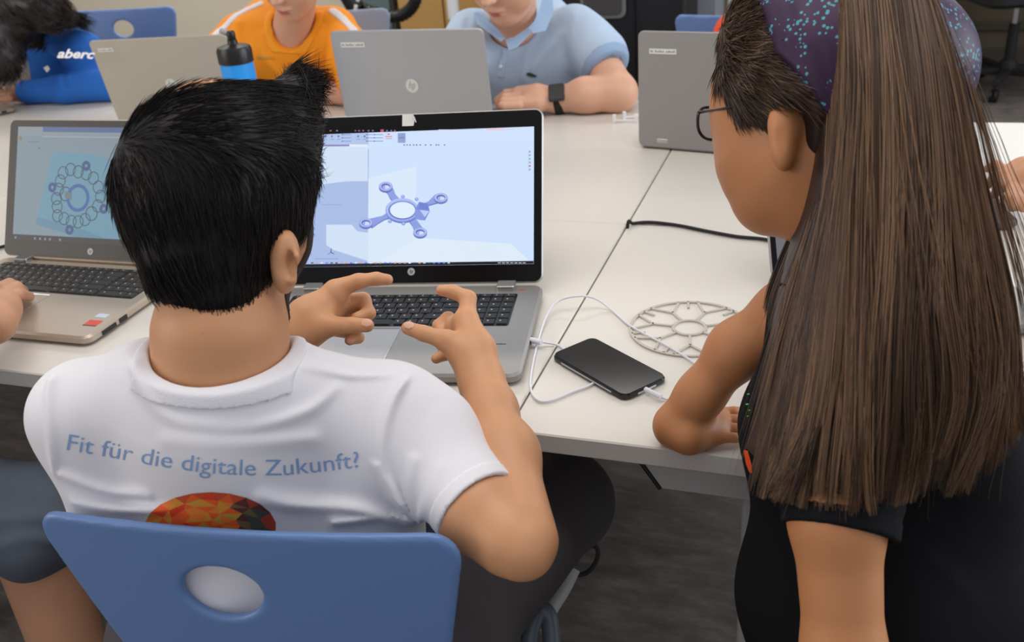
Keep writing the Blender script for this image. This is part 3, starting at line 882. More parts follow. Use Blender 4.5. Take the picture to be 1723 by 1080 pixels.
# small white clip parts by the grey lid
for k, (a_, b_, rz) in enumerate(((1052, 206, .1), (1068, 199, .5))):
    p = PZ(a_, b_, TZ); r = empty('plastic_clip', p, rz, ('small white plastic clip nearer the viewer, left of the grey lid', 'small white plastic clip behind the first, left of the grey lid')[k], 'clip', 'white clips on the table')
    WP = mat('print_plastic', (236, 232, 232), .4)
    MB().box(-.028, .028, -.002, .002, .003, .007, .0006).obj('bar', WP, r)
    for s in (-1, 1):
        MB().box(s*.026-.0035, s*.026+.0035, -.004, .004, 0, .020, .001).obj('post', WP, r)

# bottle
bp = P(407, 150, 2.17); r = empty('water_bottle', (bp[0], bp[1], TZ), .3, 'light blue water bottle with black sports cap beside the champagne lid', 'bottle')
zt = P(405, 99, 2.17)[2]-TZ
BL = mat('bottle_blue', (38, 150, 236), .35, sss=.1)
MB().lathe([(.030, 0), (.036, .004), (.0375, .02), (.0375, zt*.45), (.0345, zt*.55), (.0375, zt*.65), (.0375, zt-.012), (.0365, zt)], 40).obj('body', BL, r, True)
cp = MB().lathe([(.0375, zt-.002), (.0392, zt), (.0392, zt+.026), (.036, zt+.034), (.022, zt+.038), (.012, zt+.040), (.0105, zt+.046), (.0105, zt+.050)], 40).obj('cap', M['black'], r, True)
MB().lathe([(.008, zt+.049), (.0095, zt+.052), (.0095, zt+.064), (.007, zt+.068)], 20).obj('spout', M['black'], cp, True)
T = Matrix.Translation((-.006, 0, zt+.062)) @ Matrix.Rotation(-1.1, 4, 'Y')
MB().lathe([(.005, 0), (.0065, .004), (.0065, .016), (.004, .019)], 16, T=T).obj('mouthpiece', mat('clear_grey', (150, 150, 150), .15), cp, True)

# ================================================================ people: tools
def strands(name, Pth, rad, m, parent, tone, kind=None):
    N, S, _ = Pth.shape
    t = np.gradient(Pth, axis=1); t /= np.linalg.norm(t, axis=2, keepdims=True)+1e-9
    ref = np.tile(nrm(-FW+.3*UP), (N, 1))[:, None, :]
    u = np.cross(t, ref); u /= np.linalg.norm(u, axis=2, keepdims=True)+1e-9; v = np.cross(t, u)
    tap = np.interp(np.linspace(0, 1, S), [0, .1, .6, 1], [.6, 1, 1, .15])[None, :, None]
    r = np.asarray(rad)[:, None, None]*tap
    V = np.empty((N, S, 3, 3))
    for k in range(3):
        a = 2*math.pi*k/3+.5; V[:, :, k] = Pth+r*(u*math.cos(a)+v*math.sin(a))
    i = np.arange(N)[:, None, None]*S*3+np.arange(S-1)[None, :, None]*3; k = np.arange(3)[None, None, :]; l = (k+1) % 3
    Q = np.stack([i+k, i+l, i+3+l, i+3+k], -1).reshape(-1, 4)
    o = qmesh(name, V.reshape(-1, 3), Q, m, parent, attr=np.repeat(tone, S*3))
    o['kind'] = 'stuff'
    return o


RNG = np.random.default_rng(3)


def surf_samples(o, n, keep=None):
    me = o.data; m_ = len(me.polygons)
    c = np.empty(m_*3); nn = np.empty(m_*3); ar = np.empty(m_)
    me.polygons.foreach_get('center', c); me.polygons.foreach_get('normal', nn); me.polygons.foreach_get('area', ar)
    c = c.reshape(-1, 3); nn = nn.reshape(-1, 3)
    if keep is not None: ar = ar*keep(c)
    ix = RNG.choice(m_, n, p=ar/ar.sum())
    return c[ix]+RNG.normal(0, .0012, (n, 3)), nn[ix]


def combed(o, n, dirf, ln, S=8, lift=.25, rad=.0005, keep=None, wig=.15, droop=0., sink=.003):
    c, nn = surf_samples(o, n, keep)
    L = ln*RNG.uniform(.6, 1.2, n)
    p = c-nn*sink; out = [p]
    jit = RNG.normal(0, wig, (n, 3))
    for k in range(S-1):
        d = dirf(p)+jit; d = d-nn*(d*nn).sum(1)[:, None]; d /= np.linalg.norm(d, axis=1)[:, None]+1e-9
        tt = k/(S-1)
        dd = d+nn*(lift*(1-tt)-droop*tt); dd /= np.linalg.norm(dd, axis=1)[:, None]
        p = p+dd*(L/(S-1))[:, None]; out.append(p)
    return np.stack(out, 1), np.full(n, rad)*RNG.uniform(.7, 1.3, n)


SKIN = mat('skin_man', (206, 150, 108), .5, var=.06, vscale=30, sss=.12, bump=.04, bscale=700)
SKIN_G = mat('skin_girl', (192, 130, 84), .5, var=.05, vscale=30, sss=.12)
SKIN_B = mat('skin_boy', (222, 170, 140), .5, var=.06, vscale=30, sss=.12)
SKIN_C = mat('skin_child', (206, 150, 116), .5, var=.06, vscale=30, sss=.12)
SKIN_D = mat('skin_dark', (112, 70, 54), .55, var=.06, vscale=30)
LIPS = mat('lips', (188, 104, 92), .45)
MATC['hair_black'] = (46, 38, 34); MATC['hair_brown'] = (158, 122, 92); MATC['hair_dark'] = (48, 34, 28); MATC['hair_boy'] = (150, 110, 70)
HB = mat('hair_black', (13, 10, 9), .46, attr='tone', spec=.28)
HG = mat('hair_brown', (34, 22, 16), .42, attr='tone', spec=.4)
HD = mat('hair_dark', (20, 14, 12), .42, attr='tone', spec=.5)
HY = mat('hair_boy', (96, 68, 44), .5, attr='tone')
TEE = mat('white_cotton', (234, 233, 238), .85, bump=.05, bscale=900, sheen=.2)
BLACKTEE = mat('black_cotton', (13, 13, 17), .9, bump=.05, bscale=900, spec=.2)
ORANGE = mat('orange_jersey', (247, 150, 8), .75, bump=.04, bscale=500)
POLO = mat('light_blue_pique', (180, 200, 222), .85, bump=.08, bscale=1200)
BLUE = mat('blue_sweatshirt', (38, 108, 200), .9, bump=.08, bscale=700)
REDT = mat('orange_red_cotton', (236, 78, 38), .85)
JEAN = mat('charcoal_denim', (74, 70, 73), .85, bump=.1, bscale=900, var=.08, vscale=60)
DENIM = mat('grey_denim', (84, 92, 104), .85, bump=.1, bscale=900, var=.1, vscale=60)
DARKP = mat('dark_trousers', (34, 34, 40), .85)


def ridge(lines):
    """cloth folds: soft ridges (+) or grooves (-) along polylines given by points on the garment"""
    segs = []
    for pts, amp, w_ in lines:
        pp = spline(pts, 4)
        for a_, b_ in zip(pp[:-1], pp[1:]): segs.append((a_, b_, amp, w_))
    def f(X):
        out = np.zeros(len(X)); groups = {}
        for a_, b_, amp, w_ in segs:
            m = np.nonzero(np.all((X > np.minimum(a_, b_)-.05) & (X < np.maximum(a_, b_)+.05), axis=1))[0]
            if len(m) == 0: continue
            ab = b_-a_; pa = X[m]-a_; pa = pa-np.outer(pa@FW, FW)*.75; abf = ab-FW*(ab@FW)*.75
            t = np.clip(pa@abf/(abf@abf+1e-12), 0, 1); dd = ((pa-t[:, None]*abf)**2).sum(1)
            g = amp*np.exp(-dd/w_**2); o_ = out[m]
            out[m] = np.where(np.abs(g) > np.abs(o_), g, o_)
        return out
    return f


def lumps(amp, sc, seed=0):
    r = np.random.default_rng(seed); K = r.normal(0, 1, (7, 3)); K = K/np.linalg.norm(K, axis=1)[:, None]*r.uniform(.5, 1.6, (7, 1))*sc; ph = r.uniform(0, 6, 7)
    return lambda X: amp*np.sin(X@K.T+ph).sum(1)/3


def head_frame(Fd, roll=0.):
    f = nrm(Fd); x = nrm(np.cross(f, [0, 0, 1.])); u = np.cross(x, f)
    return np.array([x*math.cos(roll)+u*math.sin(roll), f, u*math.cos(roll)-x*math.sin(roll)])


def head_prims(c, A, s, mouth_w=.024, chin=1.):
    """A rows: right, forward, up (of the person)"""
    g = lambda x, y, z: c+(A[0]*x+A[1]*y+A[2]*z)*s
    E_ = lambda x, y, z, rx, ry, rz, k=.02, op='u': el(g(x, y, z), (rx*s, ry*s, rz*s), A, k*s, op)
    pr = [E_(0, -.012, .028, .073, .092, .088), E_(0, .028, -.03, .058, .062, .078, .03), E_(0, .05, -.082, .036, .034, .030, .03),
          E_(0, .066, -.098, .018*chin, .018, .014, .02)]
    for sx in (-1, 1):
        pr += [E_(sx*.036, .052, -.035, .026, .026, .03, .03), E_(sx*.031, .076, .026, .02, .012, .010, .012),
               E_(sx*.032, .100, .007, .015, .014, .011, .014, 's'), E_(sx*.031, .076, .006, .0135, .0135, .0125, .004),
               E_(sx*.076, -.012, -.008, .009, .019, .031, .008), E_(sx*.081, -.008, -.004, .006, .010, .018, .005, 's')]
    pr += [rc(g(0, .088, .010), g(0, .108, -.026), .007*s, .0105*s, .012*s)]
    for sx in (-1, 1): pr.append(E_(sx*.011, .098, -.030, .008, .009, .007, .006))
    pr += [E_(0, .086, -.062, mouth_w, .013, .008, .008), E_(0, .083, -.073, mouth_w*.8, .013, .008, .008),
           rc(g(-mouth_w*.9, .094, -.0675), g(mouth_w*.9, .094, -.0675), .0016*s, .0016*s, .004*s, 's'),
           E_(0, .096, -.080, .014, .006, .004, .006, 's')]
    return pr, g


def head_extras(c, A, s, g, skinobj, body, root, mouth_w=.024, iris=(70, 52, 40)):
    def E_(x, y, z, rx, ry, rz, k=.002): return el(g(x, y, z), (rx*s, ry*s, rz*s), A, k*s)
    up_ = clay('lips', [E_(0, .0875, -.0628, mouth_w*.95, .0125, .0050, .004), E_(0, .0855, -.0722, mouth_w*.8, .0125, .0055, .004),
                        rc(g(-mouth_w, .1, -.0675), g(mouth_w, .1, -.0675), .0013*s, .0013*s, .002*s, 's')], .0012*s, LIPS, body)
    for sx in (-1, 1):
        ey = clay('eye', [E_(sx*.031, .0785, .006, .0125, .0125, .0095)], .0014*s, M['white'], body)
        clay('eyebrow', [rc(g(sx*.018, .093, .026), g(sx*.044, .082, .028), .0026*s, .0018*s)], .0013*s, HD, body)


def person(label, foot, group=None):
    return empty('person', foot, 0, label, 'person', group)


def seated_legs(prims, hip, knee, foot, rh=.075, rk=.055, ra=.04):
    prims += [rc(hip, knee, rh, rk, .03), rc(knee, foot, rk, ra, .02)]


def shoe(parent, ankle, fdir, m, sole=None, s=1.):
    f = nrm([fdir[0], fdir[1], 0]); a_ = np.array(ankle, float); x = np.array([f[1], -f[0], 0])
    g = lambda u, v: np.array([a_[0], a_[1], v])+f*u*s
    o = clay('shoe', [rc(g(-.04, .055), g(.03, .055), .036*s, .034*s), rc(g(0, .045), g(.15, .035), .036*s, .028*s), rc(g(-.02, .07), g(-.02, .10), .034*s, .032*s),
                      pl((0, 0, .018), (0, 0, -1), .002)], .004, m, parent)
    clay('sole', [rc(g(-.05, .02), g(.16, .02), .037*s, .034*s, flat=(np.array([0, 0, 1.]), 3.2))], .004, sole or M['white'], o)
    return o


# ---------------------------------------------------------------- chairs
def chair(label, top, rz, tilt=.0, hw=.205, hgt=.36, seat=True, col=None, asym=0., legs=True, vx=.0035, group=None, curv=.35, taper=.22):
    """top: middle of the upper edge of the back; rz: heading; shell back with a round grip hole"""
    col = col or M['chair']
    r = empty('school_chair', (top[0], top[1], 0), rz, label, 'chair', group)
    zt = top[2]; W0 = hw
    ct, st = math.cos(tilt), math.sin(tilt)
    def f(X):
        x = X[:, 0]; t = -((X[:, 2]-zt)*ct+(X[:, 1])*st*-1); y = (X[:, 1])*ct+(X[:, 2]-zt)*st  # t down from the top edge
        yc = curv*x*x-.025*np.exp(-((t-.16)/.1)**2)*0+.12*t*t
        side = np.where(x < 0, W0-(taper+asym)*np.maximum(t, 0), W0-(taper-asym)*np.maximum(t, 0)); side = np.maximum(side, .075)
        rr = .035
        dx = np.abs(x)-side+rr; dt = np.maximum(-t, t-hgt)+rr
        o2 = np.minimum(np.maximum(dx, dt), 0)+np.sqrt(np.maximum(dx, 0)**2+np.maximum(dt, 0)**2)-rr
        hx = x+.018 if legs == 'main' else x
        hole = .040-np.sqrt(hx**2+((t-.069)*1.4)**2)
        o2 = np.maximum(o2, hole)
        dy = np.abs(y-yc)-.0052
        k = .006; h = np.maximum(k-np.abs(o2-dy), 0)/k
        return np.maximum(o2, dy)+h*h*k*.25
    lo = np.array([-W0-.02, -.12, zt-hgt-.03]); hi = np.array([W0+.02, .12, zt+.02])
    V, Q = iso(f, lo, hi, vx); qmesh('backrest', V, Q, col, r, world=False)
    if seat:
        sz = .46; yb_ = .06; ys = .42
        def fs(X):
            x, y, z = X.T; y = y-yb_
            zc = sz+.02*np.cos(np.clip(y/ys, 0, 1)*6.28)*.4-.03*np.maximum(y/ys-.85, 0)/.15*.5+.25*x*x*.5
            dx = np.abs(x)-.195+.05; dt = np.abs(y-ys/2)-ys/2+.05
            o2 = np.minimum(np.maximum(dx, dt), 0)+np.sqrt(np.maximum(dx, 0)**2+np.maximum(dt, 0)**2)-.05
            dy = np.abs(z-zc)-.0055; k = .006; h = np.maximum(k-np.abs(o2-dy), 0)/k
            return np.maximum(o2, dy)+h*h*k*.25
        V, Q = iso(fs, np.array([-.22, 0, sz-.05]), np.array([.22, .52, sz+.06]), .006); qmesh('seat', V, Q, col, r, world=False)
        # lower shell spine joining back and seat
        for s in (-1, 1):
            MB().tube([(s*.15, .10, .445), (s*.16, .03, .47), (s*.12, .045, zt-.25), (s*.10, .03, zt-.15)], .010, 10).obj('back_tube', M['steel_white'], r, True)
            MB().tube([(s*.17, .06, .44), (s*.18, .45, .44), (s*.185, .49, .40), (s*.20, .47, .03), (s*.20, .42, .012), (s*.20, -.02, .012)], .0105, 12).obj('skid', M['steel_white'], r, True)
            MB().tube([(s*.20, .44, .0115), (s*.20, .36, .0115)], .0115, 12, sub=1).obj('glide', M['rubber'], r, True)
    return r


# foreground chair
ca = .141
top_c = np.array([-.497, .556, .82])
ch = chair('blue shell chair with round grip hole under the man in white shirt', top_c, ca, tilt=-.08, hw=.217, hgt=.34, asym=.15, taper=.33, legs='main', vx=.0028)
fhead = np.array([-math.sin(ca), math.cos(ca), 0])
sp = PY(422, 1062, top_c[1]-.03)
scw = wm(ch).inverted() @ Vector(P(422, 1062, .905))
T = Matrix.Translation(scw) @ Matrix.Rotation(math.pi/2, 4, 'X')
b_ = MB().rbox(-.009, .009, -.005, .005, -.004, .002, .004, .001, T=T, seg=3).obj('screw_plate', mat('screw_dark', (40, 42, 46), .3, metal=.6), ch)
for s in (-1, 1):
    MB().lathe([(.0022, 0), (.0022, .001)], 10, T=T @ Matrix.Translation((s*.004, 0, .002))).obj('screw', M['chrome'], b_)
# tube and grey sleeve beside the seat
MB().tube([P(962, 955, 1.30), P(945, 990, 1.29), P(920, 1030, 1.26), P(912, 1060, 1.25)], .0125, 14, sub=4).obj('frame_tube', M['steel_white'], ch, True, True)
MB().tube([P(890, 1110, 1.20), P(893, 1060, 1.20), P(908, 1028, 1.21), P(924, 1040, 1.21), P(930, 1110, 1.20)], .0115, 14).obj('tube_sleeve', mat('sleeve_grey', (96, 106, 116), .35), ch, True, True)

chair('blue chair with round hole behind the child in blue hoodie', np.array([-2.50, 2.93, .935]), .12, hw=.22, col=M['chair_e'], vx=.005)
chair('grey-blue chair behind the right shoulder of the boy in orange', np.array([*P(556, 16, 3.05)[:2], P(556, 18, 3.05)[2]]), .15, hw=.20, col=mat('grey_blue_chair', (138, 152, 172), .45), vx=.006)
chair('blue chair edge behind the arm of the boy in polo shirt', np.array([*P(938, 52, 3.2)[:2], P(938, 52, 3.2)[2]]), -.1, hw=.19, col=M['chair_e'], vx=.006)
chair('blue chair behind the child in orange-red shirt', np.array([*P(1232, 22, 2.95)[:2], P(1232, 26, 2.95)[2]]), -.2, hw=.20, col=M['chair_e'], vx=.006)

# office chair far right
oc = PZ(1690, 150, 0.); r = empty('office_chair', (oc[0], oc[1], 0), .3, 'black office chair on casters at the top right of the room', 'chair')
hub = MB().lathe([(.04, .08), (.045, .10), (.045, .14), (.03, .16)], 20).obj('hub', M['rubber'], r, True)
MB().lathe([(.026, .15), (.026, .34)], 16).obj('gas_cover', M['rubber'], r, True); MB().lathe([(.014, .33), (.014, .46)], 12).obj('gas_lift', M['chrome'], r, True)
for k in range(5):
    a_ = 2*math.pi*k/5+.35; T = Matrix.Rotation(a_, 4, 'Z')
    l_ = MB().prism([(0, -.026), (.30, -.014), (.30, .014), (0, .026)], .08, .115, .004, T=T).obj('base_arm', M['rubber'], r)
    T2_ = T @ Matrix.Translation((.29, 0, .032))
    for s in (-1, 1):
        MB().lathe([(.020, -.009), (.032, -.006), (.032, .006), (.020, .009)], 18, T=T2_ @ Matrix.Translation((0, s*.012, 0)) @ Matrix.Rotation(math.pi/2, 4, 'X')).obj('caster_wheel', M['black'], l_, True)
    MB().tube([(.29*math.cos(a_), .29*math.sin(a_), .04), (.29*math.cos(a_), .29*math.sin(a_), .09)], .008, 8, sub=1).obj('caster_stem', M['black'], l_)
MB().rbox(-.24, .24, -.24, .24, .455, .53, .08, .02).obj('seat', M['rubber'], r, True)
MB().rbox(-.21, .21, .62, 1.12, -.03, .03, .08, .015, T=Matrix.Translation((0, .25, 0)) @ Matrix.Rotation(math.pi/2, 4, 'X')).obj('backrest', M['rubber'], r, True)
MB().tube([(0, .1, .45), (0, .26, .48), (0, .285, .75)], .018, 10).obj('back_bar', M['black'], r, True)

# ================================================================ the man
man = person('man in white t-shirt seen from behind, both hands raised over the keyboard', (-.50, .70, 0))
c3 = lambda px, py, d: P(px, py, d)
MF = nrm(RT*.42+FW*.88-UP*.25)            # where his face points
MX = nrm(np.cross(MF, UP)); MU = np.cross(MX, MF); MA = np.array([MX, MF, MU])
hc = P(362, 310, .905)
E2 = lambda px, py, d, rx, ry, rz, k=.02, op='u', A=None: el(P(px, py, d), (rx, ry, rz), MA if A is None else A, k, op)
man_head = [
    el(hc, (.070, .088, .100), MA, .02), q(445, 330, .935, 66, 440, 400, .94, 66, .04), q(445, 405, .935, 60, 425, 470, .93, 55, .03),
    q(385, 430, .91, 86, 372, 560, .90, 104, .02), q(372, 560, .90, 104, 370, 690, .92, 112, .02),
    # ear
]
ear_A = np.array([nrm(RT*.62+FW*-.25), nrm(FW*.8+RT*.5), nrm(UP+RT*.12)])
ear = [el(P(476, 440, .875), (.0095, .016, .0275), ear_A, .008), el(P(484, 420, .872), (.009, .013, .017), ear_A, .010), el(P(480, 472, .874), (.0075, .009, .011), ear_A, .008),
       rc(P(488, 404, .866), P(497, 432, .862), .0036, .0034, .004), rc(P(497, 432, .862), P(492, 474, .866), .0034, .004, .004), el(P(488, 446, .862), (.0045, .006, .012), ear_A, .004, 's')]
# right arm, from shoulder through elbow to hand
arm_r = [q(700, 735, .95, 62, 800, 855, .895, 63, .03), q(800, 855, .895, 61, 862, 908, .868, 56, .03), q(862, 908, .868, 55, 882, 920, .862, 50, .02),
         q(902, 905, .862, 30, 886, 930, .860, 32, .015), q(884, 880, .878, 48, 853, 765, .95, 47, .008), q(851, 765, .95, 47, 826, 690, 1.01, 40, .03), q(826, 690, 1.01, 40, 810, 640, 1.04, 35.5, .02)]
hand_r = [q(810, 642, 1.04, 35, 800, 592, 1.06, 33, .015), q(800, 590, 1.06, 32, 784, 542, 1.08, 23, .012), q(788, 595, 1.085, 26, 768, 550, 1.10, 20, .012),
          q(788, 605, 1.05, 27, 752, 574, 1.05, 18, .014),
          q(752, 573, 1.05, 16.5, 713, 561, 1.055, 13, .006), q(713, 561, 1.055, 13.2, 686, 552, 1.06, 11.5, .004),
          q(785, 540, 1.085, 17, 788, 502, 1.10, 13.5, .008), q(788, 502, 1.10, 13.2, 762, 490.5, 1.105, 11.3, .004), q(762, 490.5, 1.105, 11, 743, 488.5, 1.105, 9.8, .004),
          q(775, 552, 1.10, 15, 754, 537, 1.12, 12.5, .006), q(754, 537, 1.12, 12.5, 738, 548, 1.115, 10.5, .004), q(738, 548, 1.115, 10.5, 745, 562, 1.10, 9, .004),
          q(778, 570, 1.11, 14, 752, 560, 1.13, 11.5, .006), q(752, 560, 1.13, 11.5, 742, 580, 1.12, 10, .004),
          q(775, 592, 1.10, 14, 752, 595, 1.115, 10.5, .006), q(752, 595, 1.115, 10.5, 734, 603, 1.11, 9.2, .004)]
# left hand and the forearm behind the shoulder
arm_l = [q(150, 730, .97, 60, 175, 790, 1.04, 56, .03), q(175, 790, 1.04, 54, 330, 690, 1.10, 46, .03), q(330, 690, 1.10, 46, 487, 568, 1.10, 35, .02)]
hand_l = [q(487, 566, 1.10, 35, 522, 538, 1.10, 37, .015), q(520, 533, 1.105, 33, 560, 498, 1.11, 22, .014), q(528, 548, 1.12, 30, 562, 522, 1.13, 22, .014),
          q(520, 560, 1.09, 27, 552, 549, 1.085, 18, .012),
          q(552, 548, 1.085, 16.5, 592, 547, 1.075, 13, .006), q(592, 547, 1.075, 13, 618, 547.5, 1.07, 11.8, .004),
          q(566, 487, 1.11, 18, 603, 473, 1.11, 12.8, .008), q(603, 473, 1.11, 12.5, 633, 469, 1.115, 11, .004), q(633, 469, 1.115, 10.8, 652, 470.5, 1.12, 9.8, .004),
          q(566, 512, 1.125, 17, 610, 506, 1.135, 14.5, .006), q(610, 506, 1.135, 14, 621, 527, 1.12, 11, .004), q(621, 527, 1.12, 11, 600, 535, 1.11, 10, .004),
          q(566, 528, 1.14, 15, 604, 528, 1.15, 12, .006), q(604, 528, 1.15, 12, 612, 548, 1.135, 10, .004),
          q(560, 552, 1.14, 14, 592, 560, 1.155, 11, .006), q(592, 560, 1.155, 11, 603, 568, 1.145, 9.5, .004), q(603, 568, 1.145, 9.5, 588, 573, 1.135, 8.5, .004)]
torso_in = [q(370, 700, .94, 85, 400, 980, .995, 100, .05), q(180, 710, .95, 55, 560, 720, .96, 60, .05), q(560, 720, .96, 60, 700, 735, .95, 60, .04)]
body_m = clay('body', man_head+ear+torso_in+arm_r+hand_r+arm_l+hand_l, .0022, SKIN, man, rel=1)


def nail(parent, a, n, t, w_=.0052, l_=.0068):
    n = nrm(n); t = nrm(np.array(t)-n*(np.array(t)@n)); x = np.cross(t, n)
    clay('nail', [el(a, (w_, l_, .0011), np.array([x, t, n]), .001)], .0009, mat('nail', (222, 170, 142), .3), parent, rel=0)


def nail_on(px, py, px2, py2, bv, d, **k):
    """nail on the upper side of a fingertip, direction towards px2"""
    o_ = P(px, py, d-.08); h = bv.ray_cast(Vector(o_), Vector(nrm(P(px, py, d)-o_)), .3)
    if h[0] is not None:
        a = np.array(h[0]); n = np.array(h[1]); nail(body_m, a-n*.0002, n, P(px2, py2, d)-P(px, py, d), **k)


bvm = bvh_of(body_m)
nail_on(688, 547, 660, 540, bvm, 1.06); nail_on(617, 543, 640, 543, bvm, 1.07)
nail_on(589, 574, 570, 575, bvm, 1.135, w_=.004, l_=.0045)

# beard: short stubble over jaw and cheek
hf = field(man_head)
beard_reg = lambda X: np.maximum(field([q(505, 375, .93, 22, 512, 420, .95, 30, .02), q(512, 420, .95, 30, 470, 500, .93, 38, .02), q(470, 500, .93, 38, 430, 540, .98, 40, .02)])(X), -.1)
bd = clay('beard', [], .002, mat('stubble', (52, 42, 38), .85, bump=.5, bscale=900), body_m, f=inter(lambda X: hf(X)-.0016, beard_reg), lo=P(480, 440, .95)-.1, hi=P(480, 440, .95)+.1)
cb, rb = combed(bd, 1500, lambda p: np.tile(-UP+FW*.2, (len(p), 1)), .006, 4, .5, .00022)
strands('beard_stubble', cb, rb, HB, bd, RNG.uniform(0, .5, len(cb)))

# hair
hair_pr = [el(P(362, 318, .90), (.086, .095, .087), MA, .02), q(352, 400, .885, 100, 352, 440, .88, 86, .04), q(345, 440, .875, 84, 364, 494, .872, 62, .03),
           q(420, 252, .91, 88, 445, 236, .925, 80, .03), q(352, 250, .90, 84, 415, 240, .91, 78, .04), q(474, 195, .93, 46, 500, 150, .94, 24, .03), q(502, 150, .94, 25, 498, 124, .945, 9, .02),
           q(478, 290, .93, 36, 468, 330, .93, 30, .03), q(435, 340, .90, 58, 412, 410, .89, 44, .03),
           q(486, 412, .86, 24, 480, 470, .86, 34, .008, 's'), q(500, 330, .98, 26, 520, 440, .98, 40, .01, 's')]
hdis = lambda X: lumps(.0012, 60, 2)(X)
hair = clay('hair', hair_pr, .0025, HB, body_m, disp=hdis)
crown = P(330, 260, .85)


def hair_dir(p):
    rx = (p-P(360, 300, .88))@RT; uy = (p-P(360, 300, .88))@UP
    top = np.clip((uy+.02)/.06, 0, 1)[:, None]; right = np.clip((rx+.03)/.08, 0, 1)[:, None]
    d = top*(RT*1.+UP*.35*right+FW*.5)+(1-top)*(-UP*1.+RT*.25)
    return d


cb, rb = combed(hair, 17000, hair_dir, .034, 8, .05, .00040, wig=.11, droop=.10, sink=.0012)
strands('hair_strands', cb, rb, HB, hair, RNG.beta(1.2, 3, len(cb)))
# tuft standing up in front
n_ = 900; base_ = np.array([P(*v) for v in np.c_[RNG.uniform(470, 530, n_), RNG.uniform(150, 200, n_), RNG.uniform(.91, .96, n_)]])
tip = np.array([P(*v) for v in np.c_[RNG.normal(500, 13, n_), RNG.uniform(104, 150, n_), RNG.uniform(.92, .97, n_)]])
tt = np.linspace(0, 1, 7)[None, :, None]; cur = base_[:, None]*(1-tt)+tip[:, None]*tt+(-RT*.006)*np.sin(tt*3.1)*RNG.uniform(-1, 1, (n_, 1, 1))
strands('hair_tuft', cur, np.full(n_, .00045), HB, hair, RNG.beta(1.2, 3, n_))
# nape hairs
cb, rb = combed(hair, 2500, lambda p: np.tile(-UP+RT*.1, (len(p), 1)), .016, 5, .1, .0003, keep=lambda c: ((c-P(360, 470, .88))@UP < 0).astype(float), wig=.4)
strands('nape_strands', cb, rb, HB, hair, RNG.uniform(0, .5, len(cb)))

# shirt
shirt_pr = [q(152, 694, .945, 78, 400, 690, .93, 84, .05), q(400, 690, .93, 84, 640, 708, .955, 88, .05), q(640, 800, .955, 60, 655, 960, .985, 60, .05), q(153, 705, .945, 78, 255, 960, .99, 92, .05),
            q(610, 730, .955, 86, 570, 990, 1.0, 112, .05), q(370, 730, .935, 108, 400, 1000, .99, 120, .06), q(370, 630, .905, 118, 372, 700, .92, 128, .05),
            q(240, 650, .92, 62, 330, 650, .90, 70, .04), q(410, 655, .90, 70, 540, 670, .93, 62, .04)]
sleeve_a, sleeve_b = P(700, 735, .955), P(803, 858, .893)
sax = nrm(sleeve_b-sleeve_a)
sleeve_pr = [q(668, 708, .955, 88, 715, 738, .95, 84, .05), q(715, 740, .95, 84, 800, 848, .895, 76, .03)]
neck_n = np.cross(P(492, 601, .895)-P(250, 586, .895), P(355, 660, .838)-P(250, 586, .895)); neck_n = nrm(neck_n)
if neck_n@UP < 0: neck_n = -neck_n
folds = ridge([
    ([P(x, y, .87) for x, y in ((232, 612), (262, 660), (310, 700), (380, 712))], 0.0068, .006),
    ([P(x, y, .87) for x, y in ((380, 715), (450, 712), (520, 690), (560, 655))], 0.0051, .006),
    ([P(x, y, .87) for x, y in ((300, 735), (400, 742), (520, 740))], 0.0043, .008),
    ([P(x, y, .9) for x, y in ((690, 622), (660, 680), (645, 760), (660, 830), (700, 880))], 0.0076, .0045),
    ([P(x, y, .9) for x, y in ((700, 882), (668, 840), (640, 780))], 0.0085, .005),
    ([P(x, y, .9) for x, y in ((700, 882), (690, 820), (700, 770))], 0.0068, .005),
    ([P(x, y, .9) for x, y in ((700, 882), (722, 830), (745, 780))], 0.0068, .005),
    ([P(x, y, .9) for x, y in ((702, 884), (640, 872), (560, 880))], 0.0085, .006),
    ([P(x, y, .9) for x, y in ((690, 890), (600, 858), (500, 850), (450, 830))], 0.0085, .008),
    ([P(x, y, .9) for x, y in ((100, 800), (180, 830), (260, 828))], 0.0051, .006),
    ([P(x, y, .9) for x, y in ((110, 850), (200, 862), (300, 850))], 0.0059, .006),
    ([P(x, y, .9) for x, y in ((85, 640), (95, 720), (88, 800))], 0.0051, .005),
    ([P(x, y, .9) for x, y in ((500, 612), (545, 622), (600, 632), (680, 628))], 0.0043, .004),
])
dsp = lambda X: folds(X)+lumps(.0012, 40, 7)(X)
neck_cut = [pl(P(250, 586, .895), neck_n, .003)]
inside = [q(385, 430, .91, 90, 372, 560, .90, 108, .02, 's'), q(372, 560, .90, 110, 370, 640, .915, 118, .02, 's')]
sleeve_cut = lambda X: (X-sleeve_b)@sax
sleeve_hollow = field([rc(P(780, 832, .905), P(850, 905, .86), .0385, .040)])
tee_f = field(shirt_pr+inside+neck_cut, 0, dsp); slv_f = field(sleeve_pr, 0, dsp)
def tee(X):
    a = tee_f(X); b = np.maximum(np.maximum(slv_f(X), sleeve_cut(X)), -sleeve_hollow(X))
    k = .03; h = np.maximum(k-np.abs(a-b), 0)/k
    return np.minimum(a, b)-h*h*k*.25*(sleeve_cut(X) < -.02)
lo, hi = bounds(shirt_pr+sleeve_pr, .015)
lo[2] = max(lo[2], .56)
shirt = clay('t_shirt', [], .0025, TEE, body_m, f=tee, lo=lo, hi=hi, rel=0)
